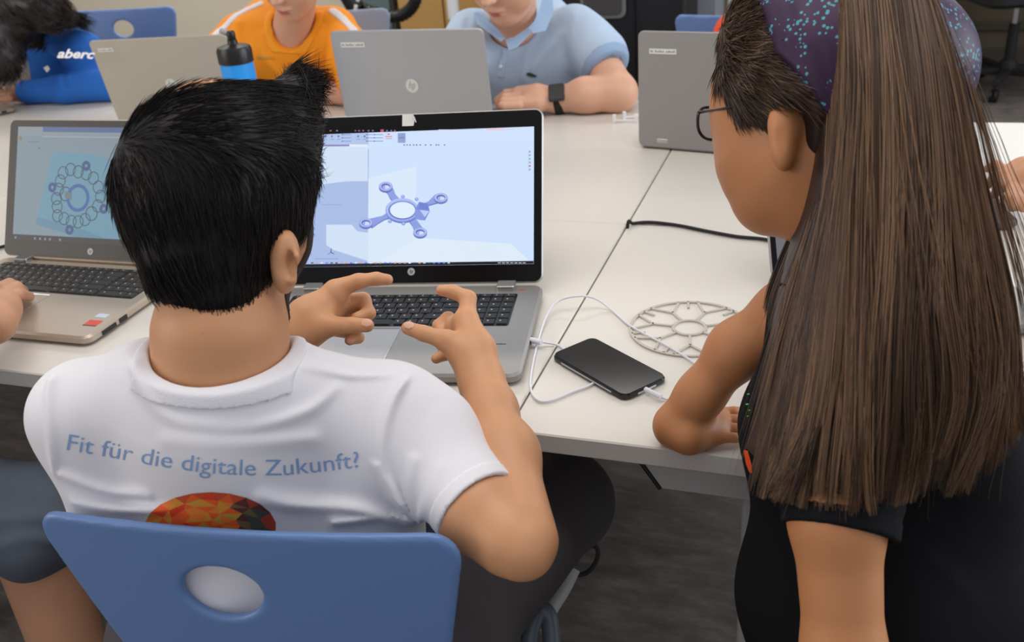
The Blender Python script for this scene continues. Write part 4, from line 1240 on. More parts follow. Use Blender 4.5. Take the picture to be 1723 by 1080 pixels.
# ribbed collar band
collar_f = lambda X: np.maximum.reduce([tee_f(X)-.0018, -((X-P(250, 586, .895))@neck_n+.0125), field([q(380, 500, .90, 128, 371, 690, .90, 150, .03)])(X)])
clay('collar', [], .0013, mat('white_rib', (230, 230, 236), .85, bump=.3, bscale=700), shirt, f=collar_f, lo=P(370, 630, .87)-.13, hi=P(370, 630, .87)+.13, rel=3)
# sleeve hem
hem_f = lambda X: np.maximum.reduce([slv_f(X)-.0008, sleeve_cut(X), -sleeve_hollow(X), -(sleeve_cut(X)+.016)])
clay('sleeve_hem', [], .0022, TEE, shirt, f=hem_f, lo=sleeve_b-.09, hi=sleeve_b+.09)
bvs = bvh_of(shirt)


def on_surface(bv, px, py, d0, lift=.0008):
    o_ = P(px, py, d0); rd = nrm(P(px, py, 1)-ORG); h = bv.ray_cast(Vector(o_), Vector(rd), .5)
    return None if h[0] is None else np.array(h[0])-rd*lift


def text_on(bv, txt, path, height, d0, m, name, parent, x0, x1, lift=.0008, shear=0., bold=.0, fixy=None):
    cu = bpy.data.curves.new('t', 'FONT'); cu.body = txt; cu.size = 1; cu.resolution_u = 3; cu.offset = bold; cu.shear = shear
    ob = bpy.data.objects.new('t', cu); COL.objects.link(ob); bpy.context.view_layer.update()
    me = bpy.data.meshes.new_from_object(ob.evaluated_get(bpy.context.evaluated_depsgraph_get()))
    bpy.data.objects.remove(ob); bpy.data.curves.remove(cu)
    bm = bmesh.new(); bm.from_mesh(me); bpy.data.meshes.remove(me)
    for _ in range(2):
        es = [e for e in bm.edges if e.calc_length() > .12]
        if es: bmesh.ops.subdivide_edges(bm, edges=es, cuts=1)
    bmesh.ops.triangulate(bm, faces=bm.faces)
    xs = [v.co.x for v in bm.verts]; a, b = min(xs), max(xs)
    px_, py_ = zip(*path); ok = True
    for v in bm.verts:
        u = x0+(v.co.x-a)/(b-a)*(x1-x0); yb_ = np.interp(u, px_, py_); sl = (np.interp(u+4, px_, py_)-np.interp(u-4, px_, py_))/8
        h = v.co.y*height/.72
        p = on_surface(bv, u+h*sl, yb_-h, d0, lift)
        v.co = Vector(p) if p is not None else Vector(P(u, yb_-h, d0+.1))
    me = bpy.data.meshes.new(name); bm.to_mesh(me); bm.free(); me.materials.append(m)
    return link(name, me, parent, True)


text_on(bvs, 'Fit für die digitale Zukunft?', [(100, 755), (112, 757), (187, 770), (260, 784), (345, 796), (410, 800), (480, 800), (540, 794), (605, 786), (640, 780)], 28, .70,
        mat('print_blue', (136, 168, 214), .8), 'printed_text', shirt, 112, 606, bold=-.003)
# faceted round print
FCOL = [mat('print_%d' % i, c, .8) for i, c in enumerate([(226, 62, 28), (240, 96, 34), (236, 128, 44), (222, 150, 50), (200, 160, 60), (150, 140, 70), (120, 96, 60), (96, 50, 44), (70, 74, 66), (206, 78, 40), (170, 60, 40)])]
ccx, ccy, cr = 354, 887, 111
rings = [0, .22, .42, .62, .8, 1.]; cnt = [1, 7, 11, 15, 18, 22]; pts_ = []
for k_, (rr, nn_) in enumerate(zip(rings, cnt)):
    for i in range(nn_):
        a_ = 2*math.pi*(i+.5*(k_ % 2)+rnd.uniform(-.2, .2)*(0 < k_ < 5))/nn_; r2 = rr+(rnd.uniform(-.05, .05) if 0 < k_ < 5 else 0)
        pts_.append((r2*math.cos(a_), r2*math.sin(a_)))
from mathutils.geometry import delaunay_2d_cdt
_v, _e, _f, *_ = delaunay_2d_cdt([Vector(p) for p in pts_], [], [], 0, 1e-6)
V = []; Fc = []; Mi = []
for tri in _f:
    A_, B_, C_ = [_v[i] for i in tri]; cx_, cy_ = (A_+B_+C_)/3
    t_ = (cy_+1)/2  # 0 top .. 1 bottom of picture
    if cx_ > .35: ci = rnd.choice([7, 8, 6, 10]) if cy_ > -.75 else rnd.choice([9, 10])
    elif cy_ < -.72: ci = rnd.choice([0, 1, 9])
    elif cx_ < -.3: ci = rnd.choice([1, 2, 3, 0])
    else: ci = rnd.choice([4, 3, 3, 2, 1])
    N_ = 5; idx = {}
    for i in range(N_+1):
        for j in range(N_+1-i):
            p = A_+(B_-A_)*i/N_+(C_-A_)*j/N_
            h = on_surface(bvs, ccx+p[0]*cr, ccy+p[1]*cr*.53, .70, .0009)
            idx[i, j] = len(V); V.append(h if h is not None else None)
    for i in range(N_):
        for j in range(N_-i):
            for t3 in ([(i, j), (i+1, j), (i, j+1)], [(i+1, j), (i+1, j+1), (i, j+1)] if i+j < N_-1 else None):
                if t3 and all(V[idx[k]] is not None for k in t3): Fc.append(tuple(idx[k] for k in t3)); Mi.append(ci)
V = [v if v is not None else np.zeros(3) for v in V]
used = sorted({i for f_ in Fc for i in f_}); rm = {i: k for k, i in enumerate(used)}
mesh('round_print', [V[i] for i in used], [tuple(rm[i] for i in f_) for f_ in Fc], FCOL, shirt, world=True, mi=Mi)

# trousers
hipR, hipL = P(700, 1090, 1.02), P(330, 1080, 1.10)
kneeR = P(950, 842, 1.33); kneeL = P(330, 800, 1.42)
kneeL[2] = .56; footR = PZ(945, 878, .10); footL = np.array([kneeL[0], kneeL[1]+.12, .09])
pp = [rc(hipR, kneeR, .082, .066, .04), rc(kneeR, footR, .062, .040, .03), rc(hipL, kneeL, .082, .066, .04), rc(kneeL, footL, .064, .046, .03), rc(hipR, hipL, .095, .095, .05),
      q(400, 1000, 1.02, 110, 500, 1100, 1.06, 130, .05)]
pf = ridge([([P(x, y, 1.05) for x, y in ((775, 1000), (800, 1040), (800, 1090))], .005, .005), ([P(x, y, 1.05) for x, y in ((800, 960), (830, 1010), (830, 1060))], .004, .005),
            ([P(x, y, 1.08) for x, y in ((790, 1062), (830, 1020), (880, 980))], .002, .002), ([P(x, y, 1.1) for x, y in ((850, 960), (870, 1000), (850, 1050))], .003, .008)])
clay('trousers', pp, .004, JEAN, body_m, disp=lambda X: pf(X)+lumps(.0018, 35, 3)(X))
shoe(body_m, footR, (.12, 1, 0), M['rubber'], M['white']); shoe(body_m, footL, (0, 1, 0), M['rubber'])

# ================================================================ the girl
girl = person('girl with long brown hair, patterned headband and glasses leaning over the table', (.12, .72, 0))
GF = nrm(-RT*.80+FW*.52-UP*.22); GX = nrm(np.cross(GF, UP)); GU = np.cross(GX, GF); GA = np.array([GX, GF, GU])
gh = P(1375, 165, .925)
eA = np.array([nrm(-FW*.9-RT*.2), nrm(-RT*.9+FW*.3), nrm(UP+RT*.08)])
g_head = [el(gh, (.072, .088, .105), GA, .02), q(1300, 215, .955, 82, 1300, 270, .955, 80, .04), q(1300, 270, .95, 80, 1312, 318, .94, 66, .03), q(1292, 330, .955, 46, 1290, 345, .955, 40, .03),
          q(1310, 150, .95, 95, 1320, 120, .95, 95, .04), q(1380, 300, .92, 60, 1425, 440, .93, 62, .03), q(1360, 270, .90, 55, 1385, 330, .91, 55, .04),
          el(P(1232, 240, 1.0), (.014, .014, .016), GA, .02),
          el(P(1318, 232, .865), (.0115, .0125, .031), eA, .008), el(P(1323, 205, .866), (.011, .0145, .018), eA, .01),
          el(P(1311, 238, .850), (.0055, .0042, .013), eA, .005, 's')]
g_body = [q(1380, 540, .95, 70, 1370, 950, .97, 80, .05), q(1600, 600, .93, 75, 1600, 1000, .95, 90, .05)]
g_armR = [q(1400, 540, .95, 50, 1318, 525, .985, 45, .03), q(1318, 525, .985, 44, 1240, 588, 1.015, 45, .02), q(1240, 588, 1.015, 45, 1178, 665, 1.04, 36, .02), q(1178, 665, 1.04, 36, 1138, 716, 1.055, 36, .02)]
def tz(px, py, z): return PZ(px, py, TZ+z)
gm = 1.06/F
g_handR = [rc(P(1138, 717, 1.055), tz(1160, 733, .022), 35*gm, 24*gm, .012), rc(tz(1155, 735, .020), tz(1205, 716, .016), 26*gm, 22*gm, .012), rc(tz(1165, 720, .018), tz(1205, 700, .016), 26*gm, 18*gm, .012),
           rc(tz(1165, 742, .014), tz(1206, 734, .012), 17*gm, 14*gm, .012)]
for y0g, y1g, x1g in ((694, 690, 1262), (707, 704, 1272), (721, 720, 1272), (735, 738, 1258)):
    g_handR += [rc(tz(1200, y0g, .016), tz(1235, (y0g+y1g)/2, .014), 10*gm, 8.4*gm, .006), rc(tz(1235, (y0g+y1g)/2, .014), tz(x1g, y1g, .0085), 8.4*gm, 7*gm, .003)]
g_armL = [q(1440, 680, .83, 70, 1408, 870, .795, 73, .03), q(1408, 870, .795, 73, 1420, 1100, .80, 64, .02), q(1420, 1100, .80, 62, 1400, 1300, .86, 50, .02), q(1400, 1300, .86, 46, 1380, 1400, .88, 40, .02)]
hl = P(1380, 1400, .88)
g_handL = [rc(hl, hl+np.array([0, .01, -.06]), .024, .02, .01)]
for k in range(4): g_handL += [rc(hl+np.array([-.02+.013*k, .012, -.06]), hl+np.array([-.022+.014*k, .03, -.115]), .0075, .006, .004)]
g_handL += [rc(hl+np.array([-.012, .02, -.02]), hl+np.array([-.035, .035, -.06]), .009, .007, .005)]
body_g = clay('body', g_head+g_body+g_armR+g_handR+g_armL+g_handL, .0025, SKIN_G, girl)

gsh = [q(1385, 560, .95, 74, 1364, 720, .955, 98, .05), q(1364, 720, .955, 98, 1368, 1000, .965, 104, .05), q(1368, 1000, .965, 104, 1390, 1300, 1.0, 110, .05), q(1500, 640, .92, 120, 1500, 1050, .93, 135, .06), q(1500, 1050, .93, 135, 1490, 1300, .98, 130, .06),
       q(1612, 590, .93, 82, 1612, 800, .92, 96, .05), q(1612, 800, .92, 96, 1630, 1050, .93, 108, .05), q(1630, 1050, .93, 108, 1600, 1300, .98, 110, .05), q(1380, 530, .95, 70, 1600, 540, .92, 80, .05)]
gslv = [q(1450, 620, .845, 95, 1435, 700, .83, 96, .04), q(1435, 700, .83, 96, 1412, 890, .797, 96, .04)]
gax = nrm(P(1408, 905, .795)-P(1425, 760, .815)); gcut = P(1408, 896, .795)
gfold = ridge([([P(x, y, .8) for x, y in ((1530, 860), (1620, 900), (1700, 960))], .005, .008), ([P(x, y, .8) for x, y in ((1520, 930), (1600, 960), (1690, 1040))], .005, .008), ([P(x, y, .8) for x, y in ((1690, 720), (1660, 850), (1690, 960))], .004, .008),
               ([P(x, y, .85) for x, y in ((1260, 640), (1275, 760), (1262, 900))], .004, .006)])
gd = lambda X: gfold(X)+lumps(.0015, 40, 11)(X)
gs_f = field(gsh, 0, gd); gl_f = field(gslv, 0, gd); ghol = field([rc(P(1412, 850, .80), P(1412, 960, .79), .040, .040)])
def gtee(X):
    c_ = (X-gcut)@gax
    return np.minimum(gs_f(X), np.maximum.reduce([gl_f(X), c_, -ghol(X)]))
lo, hi = bounds(gsh+gslv, .015)
lo[2] = .55
tee_g = clay('t_shirt', [], .0032, BLACKTEE, body_g, f=gtee, lo=lo, hi=hi)
ghem = lambda X: np.maximum.reduce([gl_f(X)-.001, (X-gcut)@gax, -ghol(X), -((X-gcut)@gax+.018)])
clay('sleeve_hem', [], .0026, BLACKTEE, tee_g, f=ghem, lo=gcut-.1, hi=gcut+.1)
bvg = bvh_of(tee_g)
# coloured print on the shirt front and shoulder
def blotch(name, pts, m, bv, d0, parent, lift=.0012):
    mb = MB(); n_ = len(pts); cx_, cy_ = np.mean(pts, 0); V = []; ok = True
    for s_ in (0, .33, .66, 1.):
        for p in pts:
            h = on_surface(bv, cx_+(p[0]-cx_)*s_, cy_+(p[1]-cy_)*s_, d0, lift)
            if h is None: return None
            V.append(h)
    Fc = [(k*n_+i, k*n_+(i+1) % n_, (k+1)*n_+(i+1) % n_, (k+1)*n_+i) for k in range(3) for i in range(n_)]
    return mesh(name, V, Fc, m, parent, world=True)
GR = mat('print_green', (70, 205, 90), .7); OR = mat('print_orange', (236, 84, 30), .7); YE = mat('print_yellow', (214, 200, 40), .7)
for i, (x, y, w_, h_) in enumerate(((1262, 607, 3, 6), (1268, 612, 3, 3), (1263, 640, 2, 1.5), (1259, 663, 2.5, 1.2), (1257, 680, 3, 1.4), (1261, 690, 2, 1), (1258, 700, 1.6, 1))):
    blotch('print_fleck', [(x-w_, y-h_*.4), (x+w_*.3, y-h_), (x+w_, y-h_*.2), (x+w_*.4, y+h_*.6), (x-w_*.4, y+h_)], GR, bvg, .8, tee_g)
blotch('print_flame', [(1251, 757), (1258, 758), (1264, 780), (1266, 796), (1261, 795), (1255, 780)], OR, bvg, .8, tee_g)
blotch('print_flame', [(1249, 772), (1253, 775), (1258, 790), (1259, 803), (1253, 800)], YE, bvg, .8, tee_g)
blotch('print_shape', [(1652, 485), (1662, 484), (1668, 500), (1664, 530), (1658, 560), (1654, 530), (1660, 510)], GR, bvg, .75, tee_g)

# cap of hair on the skull, and the headband
cap_pr = [el(P(1392, 130, .915), (.088, .100, .112), GA, .02), q(1330, 130, .935, 88, 1340, 60, .94, 100, .04), q(1350, 180, .90, 52, 1375, 150, .89, 80, .03), q(1450, 120, .88, 120, 1530, 110, .89, 92, .05),
          el(P(1312, 238, .850), (.030, .028, .040), eA, .01, 's'), q(1230, 300, .95, 80, 1275, 262, .90, 52, .02, 's'), q(1225, 120, .99, 20, 1235, 210, .96, 36, .02, 's')]
capd = lambda X: lumps(.0012, 200, 8)(X)
def band_reg(X):
    n1 = nrm(RT*.83+UP*.55); n2_ = nrm(RT*.98+UP*.12)
    a_ = (X-P(1335, 165, .87))@n1; b_ = (X-P(1279, 34, .88))@n2_; c_ = (X-P(1400, 222, .86))@UP
    return np.maximum(np.maximum(-a_, -b_), -c_)

hair_g = clay('hair', cap_pr, .0028, HG, body_g, disp=capd)
cb, rb = combed(hair_g, 11000, lambda p: np.tile(RT*.9-UP*.22, (len(p), 1)), .028, 8, .05, .0005, wig=.07, sink=0., keep=lambda c: (((c-P(1150, 100, .96))@RT > 0) & ((c-P(1300, 196, .9))@UP > 0) & (band_reg(c) > .002) & ((c-P(1400, 100, .9))@RT < 0)).astype(float))
strands('crown_strands', cb, rb, HG, hair_g, RNG.beta(1., 5, len(cb)))
bn = nrm(P(1345, 60, .9)-P(1395, 200, .9)); 
cap_f = field(cap_pr[:4])
bfold = ridge([([P(*p) for p in pp_], .003, .004) for pp_ in (((1330, 0, .86), (1350, 80, .84), (1385, 190, .84)), ((1370, -10, .85), (1385, 90, .83), (1405, 190, .83)), ((1400, 0, .84), (1408, 100, .82), (1412, 190, .83)), ((1300, 20, .88), (1320, 110, .86), (1370, 190, .85)))])
band_f = lambda X: np.maximum(cap_f(X)-.0065-bfold(X), band_reg(X))
BM = mat('headband_cloth', (50, 20, 52), .5, spec=.3)
nt = BM.node_tree; b_ = nt.nodes['Principled BSDF']; tc_ = nt.nodes.new('ShaderNodeTexCoord'); vo = nt.nodes.new('ShaderNodeTexVoronoi'); vo.inputs['Scale'].default_value = 210
rp = nt.nodes.new('ShaderNodeValToRGB'); rp.color_ramp.interpolation = 'CONSTANT'
rp.color_ramp.elements[0].position = 0; rp.color_ramp.elements[0].color = lin((70, 150, 165)); rp.color_ramp.elements[1].position = .33; rp.color_ramp.elements[1].color = lin((54, 24, 60))
n2 = nt.nodes.new('ShaderNodeTexNoise'); n2.inputs['Scale'].default_value = 38; mx = nt.nodes.new('ShaderNodeMix'); mx.data_type = 'RGBA'; mx.inputs[7].default_value = lin((46, 22, 54))
mr = nt.nodes.new('ShaderNodeMath'); mr.operation = 'GREATER_THAN'; mr.inputs[1].default_value = .5
nt.links.new(tc_.outputs['Object'], vo.inputs['Vector']); nt.links.new(tc_.outputs['Object'], n2.inputs['Vector']); nt.links.new(vo.outputs['Distance'], rp.inputs[0]); nt.links.new(n2.outputs[0], mr.inputs[0])
nt.links.new(mr.outputs[0], mx.inputs[0]); nt.links.new(rp.outputs[0], mx.inputs[6]); nt.links.new(mx.outputs[2], b_.inputs['Base Color'])
band = clay('headband', [], .0028, BM, body_g, f=band_f, lo=P(1420, 110, .9)-.19, hi=P(1420, 110, .9)+.19)

# long hair
G = [[(1408, 195, .850), (1390, 300, .86), (1362, 400, .865), (1340, 480, .86), (1318, 580, .855), (1292, 700, .85), (1262, 835, .85)],
     [(1418, 60, .80), (1412, 250, .79), (1400, 400, .785), (1380, 560, .78), (1350, 720, .78), (1318, 850, .78)],
     [(1432, -60, .81), (1445, 120, .775), (1440, 320, .755), (1432, 520, .745), (1425, 700, .745), (1400, 870, .755)],
     [(1490, -90, .81), (1505, 100, .76), (1512, 320, .735), (1515, 520, .725), (1508, 700, .73), (1480, 865, .74)],
     [(1540, -80, .82), (1580, 100, .775), (1605, 320, .755), (1615, 520, .745), (1620, 680, .75), (1590, 835, .76)],
     [(1560, -50, .85), (1612, 120, .825), (1650, 320, .80), (1688, 500, .79), (1690, 660, .79), (1640, 825, .80)],
     [(1575, 0, .90), (1628, 160, .87), (1668, 330, .85), (1712, 520, .84), (1722, 620, .84), (1738, 720, .84)]]
S_ = 26
GP = np.array([[np.array(v) for v in (lambda sp_: sp_[np.linspace(0, len(sp_)-1, S_).round().astype(int)])(spline([P(*p) for p in gg], 12))] for gg in G])  # (7,S,3)


def hair_at(u, v):
    """u in 0..6 across, v in 0..1 down; arrays"""
    u = np.clip(u, 0, 5.999); i = u.astype(int); f_ = u-i
    def row(k):
        k = np.clip(k, 0, 6); A_ = GP[k]; x = np.clip(v, 0, 1)*(S_-1); j = np.minimum(x.astype(int), S_-2); fr_ = (x-j)[:, None]
        n = np.arange(len(k)); return A_[n, j]*(1-fr_)+A_[n, j+1]*fr_
    p0, p1, p2, p3 = row(i-1), row(i), row(i+1), row(i+2); f_ = f_[:, None]
    return .5*((2*p1)+(-p0+p2)*f_+(2*p0-5*p1+4*p2-p3)*f_**2+(-p0+3*p1-3*p2+p3)*f_**3)


# body of the hair: closed sheet under the strands
nu, nv = 40, 40
uu, vv = np.meshgrid(np.linspace(.12, 5.7, nu), np.linspace(0, .93, nv), indexing='ij')
fr_ = hair_at(uu.ravel(), vv.ravel()).reshape(nu, nv, 3)
inn = nrm(FW*.9+UP*.1)
frn = fr_+inn*.012; bk_ = fr_+inn*np.interp(np.linspace(0, 1, nv), [0, .3, 1], [.045, .06, .05])[None, :, None]
V = np.concatenate([frn.reshape(-1, 3), bk_.reshape(-1, 3)]); ID = np.arange(nu*nv).reshape(nu, nv); Q = []
for s_, o_ in ((1, 0), (-1, nu*nv)):
    q4 = np.stack([ID[:-1, :-1], ID[:-1, 1:], ID[1:, 1:], ID[1:, :-1]], -1).reshape(-1, 4)+o_
    Q.append(q4[:, ::s_])
NB = nu*nv
for a_, b_ in ((ID[0, :-1], ID[0, 1:]), (ID[-1, 1:], ID[-1, :-1]), (ID[1:, 0], ID[:-1, 0]), (ID[:-1, -1], ID[1:, -1])):
    Q.append(np.stack([b_, a_, a_+NB, b_+NB], -1))
lh = qmesh('long_hair', V, np.concatenate(Q), HG, hair_g)
NS = 9000
nclump = 230
cu_ = RNG.uniform(-.05, 5.95, nclump); cl = RNG.integers(0, nclump, NS)
u0 = cu_[cl]+RNG.normal(0, .10, NS); ph = (1.9*cu_+RNG.normal(0, .5, nclump))[cl]; am = RNG.uniform(.2, 1, nclump)[cl]
SS = 20; tt = np.linspace(0, 1, SS)
v0 = RNG.uniform(0, .25, NS)*(RNG.random(NS) < .45); v1 = np.clip(RNG.normal(.96, .04, nclump)[cl]-np.abs(RNG.normal(0, .035, NS)), .7, 1.0); v1 = np.minimum(v1, 1.0)
dep = np.abs(RNG.normal(0, .010, NS))+.004*RNG.random(nclump)[cl]
Pth = np.empty((NS, SS, 3))
for k, t_ in enumerate(tt):
    v = v0+(v1-v0)*t_
    u = u0*(1-.35*0)+(cu_[cl]-u0)*(.55*v**2)+.30*am*np.sin(8.5*v+ph)*v**1.4+.30*am*np.sin(ph*3)*np.clip(v-.6,0,1)**2*3
    p = hair_at(np.clip(u, 0, 5.99), v)
    over = (u-np.clip(u, 0, 5.99))[:, None]
    p = p+inn*(dep*(1-.3*v))[:, None]+RT*over*.02-inn*(.010*am*np.sin(6*v+ph*2)*v)[:, None]
    Pth[:, k] = p
tone = np.clip(RNG.beta(.7, 1.8, nclump)[cl]*.8+.22*RNG.random(NS)+.28*np.clip((u0-1.5)/3.5, -.5, 1)-.06, 0, 1)  # random clump tone, plus the right side's highlight put into strand colour
strands('hair_strands', Pth, RNG.uniform(.0005, .0009, NS), HG, lh, tone)
# fly-aways
NS = 260; u0 = RNG.uniform(-.2, 6.2, NS); out_ = RNG.normal(0, .016, NS); v1 = RNG.uniform(.6, 1.05, NS); Pth = np.empty((NS, SS, 3))
for k, t_ in enumerate(tt):
    v = np.clip(v1*t_, 0, 1); p = hair_at(np.clip(u0, 0, 5.99), v); Pth[:, k] = p-inn*(np.abs(out_)*t_)[:, None]+RT*((u0-3)*.006*t_+out_*t_*t_)[:, None]
strands('loose_strands', Pth, np.full(NS, .00028), HG, lh, RNG.random(NS))
# locks falling in front of the shoulder
NS = 700; a0 = np.array([P(1395, 250, .93), P(1360, 340, .93), P(1325, 420, .94), P(1300, 480, .955), P(1290, 520, .96)]); b0 = np.array([P(1410, 250, .90), P(1395, 360, .88), P(1370, 450, .87), P(1345, 540, .87), P(1320, 620, .87)])
A0 = spline(a0, 5); B0 = spline(b0, 5); w0 = RNG.random(NS)[:, None, None]**1.5; e0 = RNG.normal(0, .002, (NS, 1, 3))
strands('front_lock', A0[None]*(1-w0)+B0[None]*w0+e0, np.full(NS, .0006), HG, lh, RNG.beta(1, 4, NS))

# glasses
bvb = bvh_of(body_g)
_cm = bvh_of(hair_g)
gl = empty('glasses', P(1215, 200, .97)); gl.parent = body_g; gl.matrix_parent_inverse = wm(body_g).inverted()
GM_ = mat('glasses_frame', (52, 46, 50), .3, metal=.6)
def lens_ring(cx, cy_, d, rx, ry, sq, tiltd, n=28):
    return [P(cx+rx*math.copysign(abs(math.cos(a_))**sq, math.cos(a_)), cy_+ry*math.copysign(abs(math.sin(a_))**sq, math.sin(a_))+.18*rx*math.cos(a_), d+tiltd*math.cos(a_)) for a_ in np.linspace(0, 2*math.pi, n, endpoint=False)]
lr = lens_ring(1195, 208, .985, 21, 27, .8, .012)
MB().tube(lr, .0016, 8, sub=2, closed=True).obj('lens_frame', GM_, gl, True, True)
LG_ = mat('lens_glass', (235, 238, 245), .03, spec=1., alpha=.22)
cen = np.mean(lr, 0); mesh('lens', lr+[cen-FW*.003], [(i, (i+1) % len(lr), len(lr)) for i in range(len(lr))], LG_, gl, True, True)
lr2 = lens_ring(1212, 198, 1.045, 12, 22, .8, .012)
MB().tube(lr2, .0014, 8, sub=2, closed=True).obj('lens_frame', GM_, gl, True, True)
MB().tube([P(1211, 193, 1.0), P(1214, 188, 1.02), P(1214, 190, 1.035)], .001, 8).obj('bridge', GM_, gl, True, True)
MB().tube([P(1176, 189, .975), P(1186, 188, .962)]+[on_surface(bvb, x, y, .6, .004) for x, y in ((1222, 182), (1250, 175), (1280, 169), (1298, 172))], [.0019, .0016, .0012, .0014, .0016, .0018, .0016], 8).obj('temple_arm', GM_, gl, True, True)

# trousers and shoes
hz = .78; cB = P(1480, 1300, .97)
gp = [rc((cB[0]-.06, cB[1], .56), (cB[0]-.07, cB[1]+.02, .10), .075, .045, .03), rc((cB[0]+.07, cB[1], .56), (cB[0]+.09, cB[1]-.02, .10), .075, .045, .03), rc((cB[0]-.05, cB[1], .57), (cB[0]+.06, cB[1], .57), .085, .085, .04)]
clay('trousers', gp, .006, DARKP, body_g)
shoe(body_g, (cB[0]-.07, cB[1]+.02, .1), (-.3, 1, 0), M['white'], s=.85); shoe(body_g, (cB[0]+.09, cB[1]-.02, .1), (-.3, 1, 0), M['white'], s=.85)

# ================================================================ children across the table
BK = np.array([-FW[0], -FW[1], 0]); BK = BK/np.linalg.norm(BK); LFT = np.array([-RT[0], -RT[1], 0]); LFT = LFT/np.linalg.norm(LFT)


def hair_cap(c, A, s, m, parent, name='hair', fringe=.055, back=0., disp=.002):
    g = lambda x, y, z: c+(A[0]*x+A[1]*y+A[2]*z)*s
    pr = [el(g(0, -.018, .040), (.082*s, .098*s, .090*s), A, .02), el(g(0, -.05, -.01), (.074*s, .062*s, .085*s), A, .03),
          el(g(0, .085, -.045), (.075*s, .085*s, .095*s), A, .012, 's'), el(g(0, .12, .0), (.05*s, .06*s, fringe*s), A, .012, 's')]
    for sx in (-1, 1): pr.append(el(g(sx*.085, .0, -.012), (.022*s, .028*s, .038*s), A, .008, 's'))
    o = clay(name, pr, .004, m, parent, disp=lambda X: lumps(disp, 130, 4)(X))
    cb, rb = combed(o, 2500, lambda p: A[1][None]*.9-A[2][None]*.5+(p-c)@A[0][:, None]*A[0][None]*4, .035, 6, .12, .0007, wig=.2)
    strands('hair_strands', cb, rb, m, o, RNG.random(len(cb)))
    return o


def fingers(palm, tips, r0, r1):
    out = []
    for (a_, b_, c_) in tips: out += [rc(a_, b_, r0, (r0+r1)/2, .006), rc(b_, c_, (r0+r1)/2, r1, .003)]
    return out


# ---- boy in orange
boy1 = person('boy in orange football shirt with white shoulder stripes at the far side of the table', (*P(480, 100, 2.75)[:2], 0))
F1 = nrm(BK*.86+LFT*.40+np.array([0, 0, -.50])); A1 = head_frame(F1, .04); s1_ = 1.0
m1 = P(476, 22, 2.48); hc1 = m1-A1[1]*.098*s1_+A1[2]*.067*s1_
hp1, g1 = head_prims(hc1, A1, s1_)
nk = P(487, 74, 2.66)
b1 = hp1+[rc(hc1-A1[2]*.06-A1[1]*.02, nk, .048, .056, .03), q(480, 100, 2.74, 45, 470, 200, 3.0, 60, .05)]
elL = PZ(640, 158, TZ+.045); elR = P(335, 146, 2.60)
b1 += [rc(P(575, 55, 2.66), elL, .042, .036, .02), rc(elL, PZ(552, 156, TZ+.032), .036, .030, .02), rc(PZ(552, 156, TZ+.032), PZ(490, 146, TZ+.030), .029, .022, .02), rc(PZ(490, 146, TZ+.03), PZ(455, 142, TZ+.02), .024, .018, .02)]
for k in range(4): b1.append(rc(PZ(455, 138+k*3, TZ+.022), PZ(425-2*k, 136+k*4, TZ+.012), .0095, .0075, .004))
b1 += [rc(P(398, 66, 2.66), elR, .042, .036, .02), rc(elR, PZ(352, 180, TZ+.035), .034, .026, .02)]
bo1 = clay('body', b1, .0032, SKIN_B, boy1)
head_extras(hc1, A1, s1_, g1, bo1, bo1, boy1)
hair_cap(hc1, A1, s1_, HY, bo1)
sh1 = [q(430, 60, 2.68, 42, 545, 55, 2.68, 42, .06), q(400, 62, 2.66, 34, 372, 100, 2.62, 34, .04), q(372, 100, 2.62, 34, 335, 140, 2.60, 36, .04), q(568, 48, 2.66, 34, 588, 90, 2.62, 35, .04), q(588, 90, 2.62, 35, 600, 135, 2.57, 34, .04),
       q(470, 100, 2.72, 70, 470, 200, 3.0, 78, .06), q(530, 95, 2.72, 50, 525, 195, 2.98, 62, .05), q(450, 30, 2.70, 34, 500, 30, 2.70, 36, .04),
       rc(hc1-A1[2]*.06-A1[1]*.02, nk, .052, .058, .012, 's'), q(486, 40, 2.52, 26, 484, 58, 2.58, 24, .012, 's')]
fo1 = ridge([([P(x, y, 2.6) for x, y in ((400, 40), (404, 90), (420, 130))], .008, .012), ([P(x, y, 2.6) for x, y in ((445, 60), (440, 90), (470, 130), (480, 170))], .006, .012), ([P(x, y, 2.6) for x, y in ((540, 50), (525, 90), (508, 120))], .007, .012), ([P(x, y, 2.6) for x, y in ((560, 80), (550, 120), (535, 140))], .007, .012), ([P(x, y, 2.6) for x, y in ((372, 70), (380, 100), (400, 120))], .007, .012)])
d1 = lambda X: fo1(X)+lumps(.003, 28, 4)(X)
f1 = field(sh1, 0, d1); lo, hi = bounds(sh1, .02); lo[2] = .5
ts1 = clay('jersey', [], .005, ORANGE, bo1, f=f1, lo=lo, hi=hi)
def stripe(pts, r, name, m, f, parent, off=.002, v=.004):
    reg = field([q(a[0], a[1], a[2], r, b[0], b[1], b[2], r, .004) for a, b in zip(pts[:-1], pts[1:])])
    pp = np.array([P(*p) for p in pts])
    return clay(name, [], v, m, parent, f=inter(lambda X: f(X)-off, reg), lo=pp.min(0)-r*2.8/F*2, hi=pp.max(0)+r*2.8/F*2)
WHT = mat('jersey_white', (226, 220, 222), .8)
cl1 = clay('collar', [], .004, mat('orange_rib', (252, 160, 20), .75), ts1, f=inter(lambda X: f1(X)-.003, lambda X: np.abs(field([rc(hc1-A1[2]*.06-A1[1]*.02, nk, .060, .066), q(486, 40, 2.52, 32, 484, 60, 2.58, 31, .012)])(X)-.002)-.010, lambda X: (X-P(484, 90, 2.6))@(-UP), lambda X: (X-P(484, 34, 2.7))@UP), lo=P(484, 60, 2.6)-.16, hi=P(484, 60, 2.6)+.16)
bv1 = bvh_of(ts1)
